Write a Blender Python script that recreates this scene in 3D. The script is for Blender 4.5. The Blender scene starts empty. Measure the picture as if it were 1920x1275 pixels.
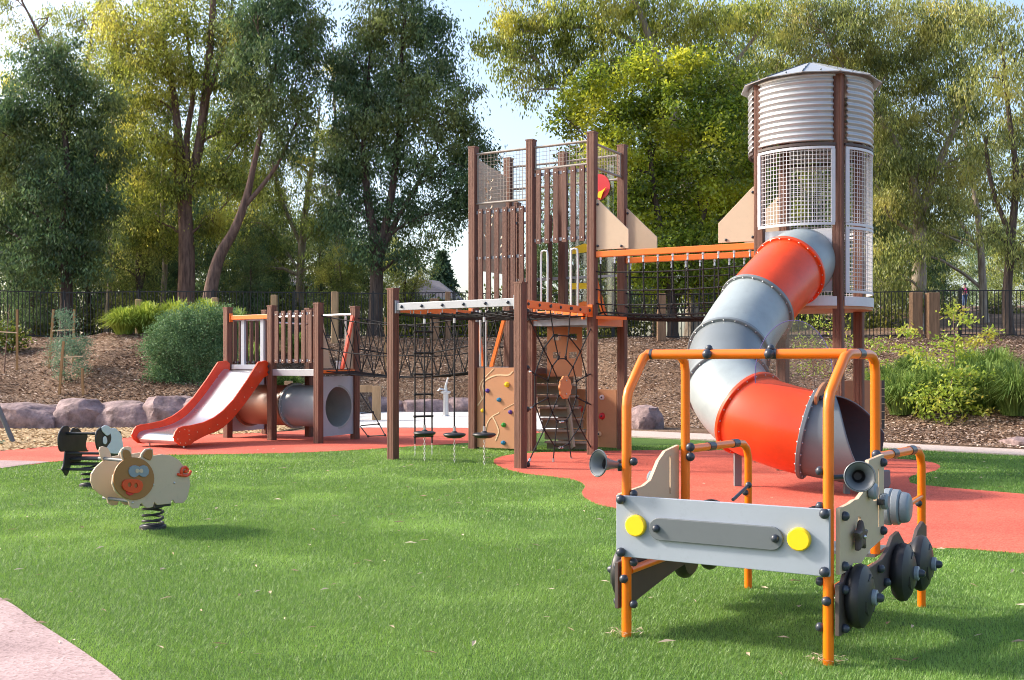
import bpy, bmesh, math, random
import numpy as np
from mathutils import Vector, Matrix
from mathutils.geometry import tessellate_polygon
R = math.radians
random.seed(7)
RNG = np.random.default_rng(11)
S = bpy.context.scene
COL = S.collection

# ------------------------------------------------------------------ camera
EYE, F, HZ = 1.45, 2050.0, 680.0          # eye height, focal length in photo pixels, horizon row
cam = bpy.data.cameras.new('camera'); co = bpy.data.objects.new('camera', cam); COL.objects.link(co)
co.location = (0, 0, EYE); co.rotation_euler = (R(90), 0, 0)
cam.sensor_width = 36; cam.lens = F / 1920 * 36
cam.shift_y = (HZ - 637.5) / 1920
cam.clip_end = 1500; cam.clip_start = .05
S.camera = co
# ------------------------------------------------------------------ light
SUN_EL, SUN_AZ = 34, -78                  # azimuth from +Y, negative = left
w = bpy.data.worlds.new('World'); S.world = w; w.use_nodes = True
nt = w.node_tree; bg = nt.nodes['Background']
sky = nt.nodes.new('ShaderNodeTexSky'); sky.sky_type = 'NISHITA'; sky.sun_disc = False
sky.sun_elevation = R(SUN_EL); sky.sun_rotation = R(SUN_AZ)
sky.air_density = 1.0; sky.dust_density = 3.2; sky.ozone_density = .8; sky.altitude = 50
nt.links.new(sky.outputs[0], bg.inputs[0]); bg.inputs[1].default_value = .15
sl = bpy.data.lights.new('sun', 'SUN'); so = bpy.data.objects.new('sun', sl); COL.objects.link(so)
sl.energy = 2.6; sl.angle = R(6); sl.color = (1, .9, .76)
el, az = R(SUN_EL), R(SUN_AZ)
sd = Vector((math.sin(az) * math.cos(el), math.cos(az) * math.cos(el), math.sin(el)))
so.rotation_euler = sd.to_track_quat('Z', 'Y').to_euler(); so.location = sd * 60
S.view_settings.view_transform = 'Standard'; S.view_settings.look = 'None'
S.view_settings.gamma = 1; S.view_settings.exposure = 1.25
S.render.engine = 'CYCLES'
S.cycles.max_bounces = 7; S.cycles.transparent_max_bounces = 12
S.cycles.use_denoising = True; S.cycles.filter_width = 1.0; S.cycles.sample_clamp_indirect = 4

# ------------------------------------------------------------------ helpers
V = Vector
def W(px, py, D):                          # a measured picture point at distance D, in metres
    return V(((px - 960) / F * D, D, EYE - (py - HZ) / F * D))
def G(px, py):                             # the point of the flat ground seen there
    return W(px, py, EYE * F / (py - HZ))
def GX(px, D, z=0.0): return V(((px - 960) / F * D, D, z))
def tag(o, label=None, cat=None, group=None, kind=None):
    if label: o['label'] = label
    if cat: o['category'] = cat
    if group: o['group'] = group
    if kind: o['kind'] = kind
    return o
def thing(name, loc, label, cat, group=None):
    o = bpy.data.objects.new(name, None); COL.objects.link(o); o.location = loc
    o.empty_display_size = .2
    return tag(o, label, cat, group)
def base_of(p):
    b = V((0, 0, 0))
    while p is not None: b = b + p.location; p = p.parent
    return b
def link(name, me, m, parent=None, off=None):
    if m is not None:
        for x in (m if isinstance(m, (list, tuple)) else [m]): me.materials.append(x)
    o = bpy.data.objects.new(name, me); COL.objects.link(o)
    if parent is not None: o.parent = parent
    if off is not None: o.location = off
    return o
def copy_tree(o, parent=None):
    c = o.copy(); COL.objects.link(c)
    if parent is not None: c.parent = parent
    for ch in [x for x in o.children]: copy_tree(ch, c)
    return c
def frame(d):
    d = d.normalized(); a = V((0, 0, 1)) if abs(d.z) < .9 else V((1, 0, 0))
    x = d.cross(a).normalized(); return x, d.cross(x).normalized()
class MB:
    def __init__(s): s.v = []; s.f = []
    def add(s, vs, fs):
        n = len(s.v); s.v += [tuple(v) for v in vs]; s.f += [tuple(i + n for i in f) for f in fs]; return s
    def box(s, c, ex, ey, ez):             # half extents as vectors
        c, ex, ey, ez = V(c), V(ex), V(ey), V(ez)
        vs = [c + ex * a + ey * b + ez * d for d in (-1, 1) for b in (-1, 1) for a in (-1, 1)]
        return s.add(vs, [(0, 2, 3, 1), (4, 5, 7, 6), (0, 1, 5, 4), (2, 6, 7, 3), (0, 4, 6, 2), (1, 3, 7, 5)])
    def bar(s, p, q, w, h, up=(0, 0, 1)):  # beam p->q, width w, height h
        p, q = V(p), V(q); d = q - p; u = V(up); sx = d.cross(u).normalized(); uz = sx.cross(d).normalized()
        return s.box((p + q) / 2, d / 2, sx * w / 2, uz * h / 2)
    def tube(s, pts, r, n=8, caps=True, closed=False):
        pts = [V(p) for p in pts]; m = len(pts)
        rr = r if isinstance(r, (list, tuple)) else [r] * m
        vs = []; x = None
        for i, p in enumerate(pts):
            if closed: d = pts[(i + 1) % m] - pts[i - 1]
            else: d = pts[min(i + 1, m - 1)] - pts[max(i - 1, 0)]
            if d.length < 1e-9: d = V((0, 0, 1))
            d.normalize()
            if x is None: x, y = frame(d)
            else:
                x = (x - d * x.dot(d))
                if x.length < 1e-6: x, y = frame(d)
                x.normalize(); y = d.cross(x)
            for k in range(n):
                a = 2 * math.pi * k / n; vs.append(p + (x * math.cos(a) + y * math.sin(a)) * rr[i])
        fs = [(i * n + k, i * n + (k + 1) % n, (i + 1) * n + (k + 1) % n, (i + 1) * n + k) for i in range(m - 1) for k in range(n)]
        if closed: fs += [((m - 1) * n + k, (m - 1) * n + (k + 1) % n, (k + 1) % n, k) for k in range(n)]
        elif caps: fs += [tuple(range(n))[::-1], tuple((m - 1) * n + k for k in range(n))]
        return s.add(vs, fs)
    def ball(s, c, r, n=10, sc=(1, 1, 1)):
        c = V(c); vs = []; m = max(4, n // 2)
        for i in range(1, m):
            t = math.pi * i / m
            for k in range(n):
                a = 2 * math.pi * k / n
                vs.append(c + V((r * sc[0] * math.sin(t) * math.cos(a), r * sc[1] * math.sin(t) * math.sin(a), r * sc[2] * math.cos(t))))
        b = len(vs); vs += [c + V((0, 0, r * sc[2])), c - V((0, 0, r * sc[2]))]
        fs = [(i * n + k, (i + 1) * n + k, (i + 1) * n + (k + 1) % n, i * n + (k + 1) % n) for i in range(m - 2) for k in range(n)]
        fs += [(b, k, (k + 1) % n) for k in range(n)] + [(b + 1, (m - 2) * n + (k + 1) % n, (m - 2) * n + k) for k in range(n)]
        return s.add(vs, fs)
    def lathe(s, o, d, prof, n=24, x=None): # prof: (along, radius)
        o, d = V(o), V(d).normalized()
        if x is None: x, y = frame(d)
        else: x = V(x).normalized(); y = d.cross(x)
        vs = [o + d * t + (x * math.cos(2 * math.pi * k / n) + y * math.sin(2 * math.pi * k / n)) * max(r, 1e-4) for t, r in prof for k in range(n)]
        return s.add(vs, [(i * n + k, i * n + (k + 1) % n, (i + 1) * n + (k + 1) % n, (i + 1) * n + k) for i in range(len(prof) - 1) for k in range(n)])
    def slab(s, poly, o, ex, ey, th, holes=()):  # 2D outline (and holes) -> board of thickness th centred on the plane
        o, ex, ey = V(o), V(ex), V(ey); n = ex.cross(ey).normalized() * th / 2
        loops = [list(poly)] + [list(h) for h in holes]
        flat = [p for l in loops for p in l]; N = len(flat)
        tris = tessellate_polygon([[V((p[0], p[1], 0)) for p in l] for l in loops])
        vs = [o + ex * p[0] + ey * p[1] + n for p in flat] + [o + ex * p[0] + ey * p[1] - n for p in flat]
        fs = []
        def ar(t): a, b, c = (flat[i] for i in t); return (b[0] - a[0]) * (c[1] - a[1]) - (b[1] - a[1]) * (c[0] - a[0])
        if len(loops) == 1:
            k = range(N); A = sum(flat[i][0] * flat[(i + 1) % N][1] - flat[(i + 1) % N][0] * flat[i][1] for i in k)
            up = tuple(k) if A > 0 else tuple(k)[::-1]
            fs += [up, tuple(i + N for i in up)[::-1]]
        else:
            for t in tris:
                if abs(ar(t)) < 1e-12: continue
                t = t if ar(t) > 0 else t[::-1]
                fs += [tuple(t), tuple(i + N for i in t)[::-1]]
        b = 0
        for li, l in enumerate(loops):
            m = len(l); A = sum(l[i][0] * l[(i + 1) % m][1] - l[(i + 1) % m][0] * l[i][1] for i in range(m))
            ccw = (A > 0) == (li == 0)
            for i in range(m):
                i0, i1 = b + i, b + (i + 1) % m
                fs.append((i0, i0 + N, i1 + N, i1) if ccw else (i1, i1 + N, i0 + N, i0))
            b += m
        return s.add(vs, fs)
    def build(s, name, m, parent=None, smooth=False, bevel=0, **k):
        b = base_of(parent) if parent is not None else V((0, 0, 0))
        me = bpy.data.meshes.new(name)
        if parent is None and k.get('origin') is not None: b = V(k['origin'])
        me.from_pydata([(v[0] - b.x, v[1] - b.y, v[2] - b.z) for v in s.v], [], s.f); me.update()
        if smooth:
            me.shade_smooth(); me.set_sharp_from_angle(angle=R(40))
        o = link(name, me, m, parent)
        if parent is None: o.location = b
        if bevel:
            md = o.modifiers.new('bevel', 'BEVEL'); md.width = bevel; md.segments = 2; md.limit_method = 'ANGLE'; md.angle_limit = R(50)
        return o
def one(fn, name, m, parent, **k):
    b = MB(); fn(b); return b.build(name, m, parent, **k)
def circ(cx, cy, r, n=24, ry=None): return [(cx + r * math.cos(2 * math.pi * i / n), cy + (ry or r) * math.sin(2 * math.pi * i / n)) for i in range(n)]
def spline(pts, n=8):
    pts = [V(p) for p in pts]; P = [pts[0] * 2 - pts[1]] + pts + [pts[-1] * 2 - pts[-2]]; out = []
    for i in range(1, len(P) - 2):
        for k in range(n):
            t = k / n; a, b, c, d = P[i - 1], P[i], P[i + 1], P[i + 2]
            out.append(.5 * ((2 * b) + (c - a) * t + (2 * a - 5 * b + 4 * c - d) * t * t + (3 * b - a - 3 * c + d) * t ** 3))
    out.append(pts[-1]); return out
def lerp(a, b, t): return a + (b - a) * t

# ------------------------------------------------------------------ materials
def mat(name, col, rough=.5, var=0.0, vs=3.0, col2=None, bump=0.0, bs=30.0, metal=0.0, spec=.5, stretch=None, coat=0.0, dirt=None):
    m = bpy.data.materials.new(name); m.use_nodes = True; n = m.node_tree.nodes; l = m.node_tree.links
    p = n['Principled BSDF']; p.inputs['Roughness'].default_value = rough; p.inputs['Metallic'].default_value = metal
    p.inputs['Specular IOR Level'].default_value = spec; p.inputs['Coat Weight'].default_value = coat
    p.inputs['Base Color'].default_value = (*col, 1)
    tc = n.new('ShaderNodeTexCoord'); mp = n.new('ShaderNodeMapping'); l.new(tc.outputs['Object'], mp.inputs[0])
    if stretch: mp.inputs['Scale'].default_value = stretch
    if var or col2:
        c2 = col2 or tuple(c * (1 - var) for c in col)
        t = n.new('ShaderNodeTexNoise'); t.inputs['Scale'].default_value = vs; t.inputs['Detail'].default_value = 6; t.inputs['Roughness'].default_value = .65
        l.new(mp.outputs[0], t.inputs['Vector'])
        r = n.new('ShaderNodeValToRGB'); r.color_ramp.elements[0].position = .35; r.color_ramp.elements[1].position = .65
        r.color_ramp.elements[0].color = (*c2, 1); r.color_ramp.elements[1].color = (*col, 1)
        l.new(t.outputs[0], r.inputs[0]); l.new(r.outputs[0], p.inputs['Base Color'])
        g_ = n.new('ShaderNodeTexNoise'); g_.inputs['Scale'].default_value = vs * 5; g_.inputs['Detail'].default_value = 8; g_.inputs['Roughness'].default_value = .8; l.new(tc.outputs['Object'], g_.inputs['Vector'])
        gm = n.new('ShaderNodeMapRange'); gm.inputs[1].default_value = .56; gm.inputs[2].default_value = .72; gm.inputs[4].default_value = .30; l.new(g_.outputs[0], gm.inputs[0])
        gx_ = n.new('ShaderNodeMix'); gx_.data_type = 'RGBA'; l.new(gm.outputs[0], gx_.inputs[0]); l.new(r.outputs[0], gx_.inputs[6]); gx_.inputs[7].default_value = (*[c * .35 + .06 for c in col], 1); l.new(gx_.outputs[2], p.inputs['Base Color'])
        q = n.new('ShaderNodeMapRange'); q.inputs[3].default_value = min(1, rough * 1.35); q.inputs[4].default_value = rough * .85
        l.new(t.outputs[0], q.inputs[0]); l.new(q.outputs[0], p.inputs['Roughness'])
    if bump:
        t2 = n.new('ShaderNodeTexNoise'); t2.inputs['Scale'].default_value = bs; t2.inputs['Detail'].default_value = 5
        l.new(mp.outputs[0], t2.inputs['Vector'])
        b = n.new('ShaderNodeBump'); b.inputs['Strength'].default_value = bump; b.inputs['Distance'].default_value = .02
        l.new(t2.outputs[0], b.inputs['Height']); l.new(b.outputs[0], p.inputs['Normal'])
    return m
def speckle(name, cols, scale, rough=.9, bump=.6, big=None, stretch=None, bd=.02):   # chips of several colours
    m = bpy.data.materials.new(name); m.use_nodes = True; n = m.node_tree.nodes; l = m.node_tree.links
    p = n['Principled BSDF']; p.inputs['Roughness'].default_value = rough; p.inputs['Specular IOR Level'].default_value = .3
    tc = n.new('ShaderNodeTexCoord'); mp = n.new('ShaderNodeMapping'); l.new(tc.outputs['Object'], mp.inputs[0])
    if stretch: mp.inputs['Scale'].default_value = stretch
    v = n.new('ShaderNodeTexVoronoi'); v.inputs['Scale'].default_value = scale; l.new(mp.outputs[0], v.inputs['Vector'])
    sp = n.new('ShaderNodeSeparateColor'); l.new(v.outputs['Color'], sp.inputs[0])
    r = n.new('ShaderNodeValToRGB'); r.color_ramp.interpolation = 'LINEAR'
    e = r.color_ramp.elements
    while len(e) < len(cols): e.new(.5)
    for i, c in enumerate(cols): e[i].position = i / max(1, len(cols) - 1); e[i].color = (*c, 1)
    l.new(sp.outputs[0], r.inputs[0]); out = r.outputs[0]
    if big:
        t = n.new('ShaderNodeTexNoise'); t.inputs['Scale'].default_value = big[0]; t.inputs['Detail'].default_value = 5; l.new(tc.outputs['Object'], t.inputs['Vector'])
        rr = n.new('ShaderNodeValToRGB'); rr.color_ramp.elements[0].position = .38; rr.color_ramp.elements[1].position = .62
        rr.color_ramp.elements[0].color = (*big[1], 1); rr.color_ramp.elements[1].color = (1, 1, 1, 1); l.new(t.outputs[0], rr.inputs[0])
        mx = n.new('ShaderNodeMix'); mx.data_type = 'RGBA'; mx.blend_type = 'MULTIPLY'; mx.inputs[0].default_value = 1
        l.new(out, mx.inputs[6]); l.new(rr.outputs[0], mx.inputs[7]); out = mx.outputs[2]
    l.new(out, p.inputs['Base Color'])
    b = n.new('ShaderNodeBump'); b.inputs['Strength'].default_value = bump; b.inputs['Distance'].default_value = bd
    l.new(v.outputs['Distance'], b.inputs['Height']); l.new(b.outputs[0], p.inputs['Normal'])
    return m
def leafmat(name, a, b, tr=.35, rough=.5, new=None, ns=.35, gloss=.035, tint=False):
    m = bpy.data.materials.new(name); m.use_nodes = True; n = m.node_tree.nodes; l = m.node_tree.links
    for x in list(n):
        if x.type != 'OUTPUT_MATERIAL': n.remove(x)
    out = n[0]; ge = n.new('ShaderNodeNewGeometry')
    r = n.new('ShaderNodeMix'); r.data_type = 'RGBA'; r.inputs[6].default_value = (*a, 1); r.inputs[7].default_value = (*b, 1)
    l.new(ge.outputs['Random Per Island'], r.inputs[0]); c = r.outputs[2]
    if new:
        tc = n.new('ShaderNodeTexCoord'); t = n.new('ShaderNodeTexNoise'); t.inputs['Scale'].default_value = ns; t.inputs['Detail'].default_value = 3
        l.new(tc.outputs['Object'], t.inputs['Vector'])
        rr = n.new('ShaderNodeMapRange'); rr.inputs[1].default_value = .5; rr.inputs[2].default_value = .68; l.new(t.outputs[0], rr.inputs[0])
        m2 = n.new('ShaderNodeMix'); m2.data_type = 'RGBA'; l.new(rr.outputs[0], m2.inputs[0]); l.new(c, m2.inputs[6]); m2.inputs[7].default_value = (*new, 1); c = m2.outputs[2]
    at_ = n.new('ShaderNodeAttribute'); at_.attribute_name = 'tint'
    tm = n.new('ShaderNodeMapRange'); tm.inputs[3].default_value = .5; tm.inputs[4].default_value = 1.5; l.new(at_.outputs['Fac'], tm.inputs[0])
    if tint:
        h0 = n.new('ShaderNodeHueSaturation'); l.new(tm.outputs[0], h0.inputs['Value']); l.new(c, h0.inputs['Color']); c = h0.outputs[0]
    d = n.new('ShaderNodeBsdfDiffuse'); l.new(c, d.inputs[0])
    t = n.new('ShaderNodeBsdfTranslucent'); hs = n.new('ShaderNodeHueSaturation'); hs.inputs['Hue'].default_value = .485; hs.inputs['Value'].default_value = 1.5
    l.new(c, hs.inputs['Color']); l.new(hs.outputs[0], t.inputs[0])
    mx = n.new('ShaderNodeMixShader'); mx.inputs[0].default_value = tr; l.new(d.outputs[0], mx.inputs[1]); l.new(t.outputs[0], mx.inputs[2])
    g = n.new('ShaderNodeBsdfGlossy'); g.inputs['Roughness'].default_value = rough; g.inputs[0].default_value = (.9, .9, .9, 1)
    m3 = n.new('ShaderNodeMixShader'); m3.inputs[0].default_value = gloss; l.new(mx.outputs[0], m3.inputs[1]); l.new(g.outputs[0], m3.inputs[2])
    l.new(m3.outputs[0], out.inputs[0]); return m
M = {}
M['post'] = mat('brown_recycled_post', (.185, .076, .048), .6, .38, 4, bump=.35, bs=50, stretch=(6, 6, .35))
M['plank'] = mat('brown_plank', (.15, .060, .040), .6, .42, 4, bump=.35, bs=50, stretch=(6, 6, .35))
M['orange'] = mat('orange_powder_coat', (.90, .185, .003), .3, .12, 3.5, coat=.25, bump=.03, bs=14)
M['beam_orange'] = mat('orange_beam', (.86, .19, .02), .35, .08, 3)
M['slide_red'] = mat('orange_red_plastic', (.78, .066, .012), .33, .2, 2.6, coat=.15, bump=.03, bs=9)
M['tube_light'] = mat('light_grey_plastic', (.29, .34, .36), .38, .18, 2.2, coat=.1, bump=.03, bs=9)
M['tube_dark'] = mat('dark_grey_plastic', (.17, .195, .21), .36, .12, 1.6, coat=.1)
M['tube_exit'] = mat('charcoal_plastic', (.12, .14, .16), .36, .15, 1.6)
M['tunnel_brown'] = mat('brown_tunnel_plastic', (.27, .12, .075), .4, .1, 2)
M['tan'] = mat('cream_panel', (.56, .43, .305), .5, .05, 4)
M['tan_edge'] = mat('cream_edge', (.75, .6, .38), .5)
M['clay'] = mat('clay_brown_panel', (.46, .215, .105), .5, .08, 4)
M['pigface'] = mat('caramel_panel', (.33, .145, .04), .45, .06, 5)
M['grey_panel'] = mat('pale_grey_panel', (.34, .385, .45), .45, .07, 3)
M['mid_grey'] = mat('mid_grey_panel', (.13, .15, .165), .45, .08, 4)
M['brown_panel'] = mat('dark_brown_panel', (.075, .055, .052), .5, .12, 4)
M['silver'] = mat('galvanised_beam', (.36, .38, .42), .42, .12, 5, metal=.3)
M['steel'] = mat('galvanised_steel', (.62, .63, .65), .32, .12, 4, metal=.85)
M['bed'] = mat('polished_slide_steel', (.66, .66, .70), .26, .15, 2, metal=.9)
M['wire'] = mat('white_coated_wire', (.66, .66, .69), .45)
M['frame_white'] = mat('pale_panel_frame', (.60, .61, .66), .42, .06, 5)
M['mesh_beige'] = mat('beige_mesh_paint', (.30, .265, .235), .45)
M['wall_zinc'] = mat('zincalume_sheet', (.52, .54, .57), .4, .14, 2.2, metal=.45)
M['rope'] = mat('black_rope', (.018, .018, .02), .8, .3, 40, bump=.4, bs=150)
M['black'] = mat('black_rubber', (.022, .022, .026), .42, .2, 8)
M['bolt'] = mat('blue_black_bolt_cap', (.032, .04, .058), .34)
M['knob'] = mat('grey_knob', (.22, .26, .3), .4)
M['yellow'] = mat('yellow_plastic', (.88, .60, .01), .4)
M['red'] = mat('red_plastic', (.55, .02, .03), .4)
M['blue'] = mat('blue_plastic', (.02, .2, .38), .4)
M['green'] = mat('green_plastic', (.04, .32, .04), .4)
M['purple'] = mat('purple_plastic', (.1, .04, .28), .4)
M['cream'] = mat('cream_line', (.72, .52, .32), .5)
M['white'] = mat('white_plastic', (.72, .74, .78), .45, .04, 4)
M['stair'] = mat('olive_stair_tread', (.36, .31, .235), .6, .15, 6)
M['pine'] = mat('weathered_pine_post', (.46, .30, .16), .75, .3, 3, bump=.3, bs=25, stretch=(4, 4, .5))
M['pine_dark'] = mat('brown_weathered_shaded_post', (.27, .16, .09), .8, .4, 3, bump=.4, bs=20, stretch=(5, 5, .5))  # browner weathered timber, darkened further to put shadow by the fence into the colour
M['stake'] = mat('hardwood_stake', (.42, .24, .10), .7, .25, 5, stretch=(4, 4, .5))
M['fence'] = mat('black_fence_steel', (.012, .012, .014), .5)
M['concrete'] = mat('pale_concrete', (.52, .50, .46), .85, .15, 3, bump=.2, bs=60)
M['roof'] = mat('grey_roof_tiles', (.22, .19, .2), .75, .3, 1.5, bump=.5, bs=8, stretch=(1, 1, 6))
M['brick'] = mat('dark_house_brick', (.16, .1, .075), .85, .3, 6)
M['glassdark'] = mat('dark_window_glass', (.02, .025, .03), .1)
M['acrylic'] = None
def clear():
    m = bpy.data.materials.new('clear_acrylic'); m.use_nodes = True; n = m.node_tree.nodes; l = m.node_tree.links
    n.remove(n['Principled BSDF']); o = n['Material Output']
    t = n.new('ShaderNodeBsdfTransparent'); t.inputs[0].default_value = (.86, .88, .92, 1); g = n.new('ShaderNodeBsdfGlossy'); g.inputs['Roughness'].default_value = .08
    x = n.new('ShaderNodeMixShader'); x.inputs[0].default_value = .1; l.new(t.outputs[0], x.inputs[1]); l.new(g.outputs[0], x.inputs[2]); l.new(x.outputs[0], o.inputs[0]); return m
M['acrylic'] = clear()
def m_bark(name, a, b, sc=(5, 5, .8)): return mat(name, a, .85, 0, 2.0, col2=b, bump=.7, bs=9, stretch=sc)
M['bark_pink'] = m_bark('smooth_gum_bark', (.25, .155, .115), (.085, .05, .04))
M['bark_dark'] = m_bark('rough_dark_bark', (.12, .085, .065), (.045, .03, .025))
M['bark_pale'] = m_bark('pale_gum_bark', (.42, .36, .29), (.2, .15, .11))
M['leaf_dark'] = leafmat('dark_gum_leaves', (.036, .085, .034), (.125, .205, .08), .35, new=(.23, .27, .07), ns=.3, tint=True)
M['leaf_gold'] = leafmat('olive_gold_leaves', (.075, .125, .020), (.36, .41, .07), .5, new=(.52, .50, .09), ns=.5, tint=True)
M['leaf_bright'] = leafmat('bright_green_leaves', (.055, .115, .012), (.29, .38, .03), .5, new=(.58, .60, .05), ns=.5, tint=True)
M['leaf_grey'] = leafmat('grey_green_leaves', (.065, .105, .025), (.34, .38, .10), .45, new=(.48, .45, .12), ns=.4, tint=True)
M['leaf_far'] = leafmat('far_leaves', (.055, .10, .025), (.26, .32, .075), .48, new=(.42, .42, .09), ns=.3, tint=True)
M['leaf_shrub'] = leafmat('blue_green_shrub_leaves', (.05, .12, .045), (.18, .31, .13), .25)
M['leaf_spray'] = leafmat('lime_sapling_leaves', (.15, .26, .03), (.38, .46, .06), .45, new=(.50, .44, .07), ns=1.5)
M['leaf_fine'] = leafmat('feathery_leaves', (.07, .15, .09), (.16, .25, .16), .3)
M['strap'] = leafmat('strappy_leaves', (.07, .15, .025), (.27, .38, .10), .35)
M['strap_lime'] = leafmat('lime_strappy_leaves', (.15, .25, .03), (.38, .46, .08), .35)
# ------------------------------------------------------------------ ground
def interp(x, xs, ys): return np.interp(x, xs, ys)
SX = [-900, 0, 440, 600, 700, 960, 1100, 1200, 1500, 1660, 1920, 2900]
SY = [25.0, 25.2, 25.0, 30, 32.2, 32.2, 30, 25.5, 22.5, 20.2, 18.6, 17]
def terrain(x, y):
    x = np.asarray(x, float); y = np.asarray(y, float)
    yy = np.maximum(y, 1.0); px = 960 + F * x / yy
    s = interp(px, SX, SY); t = np.clip((y - s) / np.maximum(37 - s, 1), 0, 1)
    lift = interp(px, [-200, 0, 440, 560, 680, 1000, 1090], [.35, .45, .45, .5, .85, .85, 0])
    rise = t * t * (3 - 2 * t)
    rise_left = np.clip((y - s) / 6.5, 0, 1); rise_left = rise_left * rise_left * (3 - 2 * rise_left)
    wl = interp(px, [-200, 60, 200, 400, 560], [.2, .25, 1, 1, 0])
    g = rise * (1 - wl) + rise_left * wl
    z = np.where(y > s, lift + (2.28 - lift) * g, 0.0)
    k = interp(px, [0, 1200, 1500, 1920], [.004, .01, .068, .080])
    z = z + np.clip(y - 37.5, 0, 44) * k
    n = .05 * np.sin(x * 1.7 + y * .6) * np.cos(y * 1.3 - x * .4) + .03 * np.sin(x * 3.9 + 1) * np.sin(y * 3.1)
    z = z + n * np.clip((y - s) * .7, 0, 1)
    return z
def tz(x, y): return float(terrain(x, y))
gx = np.concatenate([np.linspace(-400, -42, 14), np.linspace(-40, 40, 230), np.linspace(42, 400, 14)])
gy = np.concatenate([np.linspace(-60, 14, 10), np.linspace(15, 17.8, 8), np.linspace(18, 44, 200), np.linspace(46, 140, 40), np.linspace(160, 700, 12)])
X, Y = np.meshgrid(gx, gy); Z = terrain(X, Y) - .03
Z = np.where(Y > 140, Z - (Y - 140) * .06, Z)
nx, ny = len(gx), len(gy)
idx = np.arange(nx * ny).reshape(ny, nx)
fs = np.stack([idx[:-1, :-1], idx[:-1, 1:], idx[1:, 1:], idx[1:, :-1]], -1).reshape(-1, 4)
me = bpy.data.meshes.new('ground'); me.from_pydata(np.stack([X, Y, Z], -1).reshape(-1, 3).tolist(), [], fs.tolist()); me.shade_smooth()
M['mulch'] = speckle('brown_bark_mulch', [(.10, .056, .034), (.19, .115, .072), (.29, .19, .125), (.145, .085, .055), (.42, .32, .23)], 26, big=(.55, (.62, .55, .5)), bump=.9, stretch=(1, 1.6, 1))
tag(link('ground', me, M['mulch']), kind='structure')

def sheet(name, pts, z, m, kind='structure'):
    b = MB(); pts = [V((p[0], p[1], z)) for p in pts]
    tr = tessellate_polygon([pts]); fs = []
    for t in tr:
        a, c, d = (pts[i] for i in t); fs.append(t if (c - a).cross(d - a).z > 0 else t[::-1])
    # small skirt so the edge has thickness
    n = len(pts); b.add(pts, fs)
    A = sum(pts[i].x * pts[(i + 1) % n].y - pts[(i + 1) % n].x * pts[i].y for i in range(n))
    b.add(pts + [p - V((0, 0, z + .02)) for p in pts], [((i, i + n, (i + 1) % n + n, (i + 1) % n) if A > 0 else ((i + 1) % n, (i + 1) % n + n, i + n, i)) for i in range(n)])
    o = b.build(name, m); o['kind'] = kind; return o
def gp(*a): return [tuple(G(x, y)[:2]) for x, y in a]
def smooth2(pts, n=6): return [tuple(p[:2]) for p in spline([V((p[0], p[1], 0)) for p in pts], n)]

M['lawn'] = speckle('turf_base', [(.05, .10, .015), (.08, .16, .025), (.13, .22, .04)], 90, big=(.8, (.7, .78, .7)), bump=.5)
# lawn: from in front of the camera to the far edges
lawn = [(-9, 3.0)] + gp((-500, 905), (0, 868), (125, 858), (420, 842), (700, 832), (880, 822), (1010, 812), (1190, 821), (1500, 834), (1660, 842), (1920, 856), (2500, 885)) + [(9, 3.0)]
sheet('lawn', lawn, .006, M['lawn'])
M['rubber'] = speckle('red_rubber_granules', [(.42, .066, .042), (.58, .112, .072), (.70, .165, .11), (.50, .086, .053)], 85, rough=.85, bump=.35, big=(.9, (.78, .76, .76)), bd=.008)
redL = smooth2(gp((-420, 862), (0, 873), (90, 868), (160, 861), (250, 855), (400, 853), (560, 850), (700, 843), (800, 836), (876, 831), (960, 822), (1012, 812)), 5) + gp((1000, 805.5), (880, 803.5), (690, 803), (600, 806), (500, 812), (240, 821), (180, 829), (100, 838), (0, 846), (-420, 850))
rR = smooth2(gp((1160, 956), (1121, 947), (1096, 934), (1091, 924), (1097, 912), (1080, 902), (1045, 896), (985, 889), (945, 879), (926, 868), (932, 860), (965, 853), (1050, 848), (1180, 846), (1350, 845), (1560, 853), (1660, 860), (1735, 866), (1763, 875), (1750, 885), (1712, 893), (1705, 902), (1730, 911), (1920, 928), (2300, 962)), 5)
redR = rR + smooth2(gp((2400, 1075), (1920, 1040), (1800, 1031), (1740, 1030), (1640, 1027), (1500, 1015), (1300, 985)), 4)
sheet('rubber_surfacing', redL, .012, M['rubber'])
sheet('rubber_surfacing', redR, .012, M['rubber'])
M['pinkcon'] = speckle('pink_concrete', [(.35, .25, .245), (.42, .305, .30), (.48, .35, .345), (.28, .195, .19)], 70, rough=.85, bump=.25, big=(1.4, (.74, .72, .73)), bd=.006)
pinkA = [(-9, 3.02)] + [(-9, 9)] + gp((-420, 950)) + smooth2(gp((-150, 1055), (0, 1124), (62, 1165), (150, 1222), (222, 1275), (300, 1345)), 5) + [(-1.3, 3.02)]
sheet('path', pinkA, .014, M['pinkcon'])
pinkB = gp((-420, 869), (0, 865), (60, 866), (95, 867.5), (50, 873), (0, 880), (-420, 940))
sheet('path', pinkB, .016, M['pinkcon'])
M['pathcon'] = speckle('buff_concrete_edge', [(.40, .32, .29), (.48, .40, .36), (.53, .44, .40)], 40, bump=.2, bd=.006)
pe = smooth2(gp((1150, 818), (1190, 821), (1500, 834), (1660, 842), (1920, 856), (2500, 885)), 4); pf = smooth2(gp((2500, 872), (1920, 846), (1660, 833), (1500, 824), (1190, 810), (1150, 808)), 4)
sheet('path', pe + pf, .03, M['pathcon'])
M['sand'] = speckle('white_sand', [(.55, .53, .52), (.66, .64, .62), (.74, .72, .70)], 30, bump=.5, big=(1.5, (.8, .8, .82)))
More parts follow.
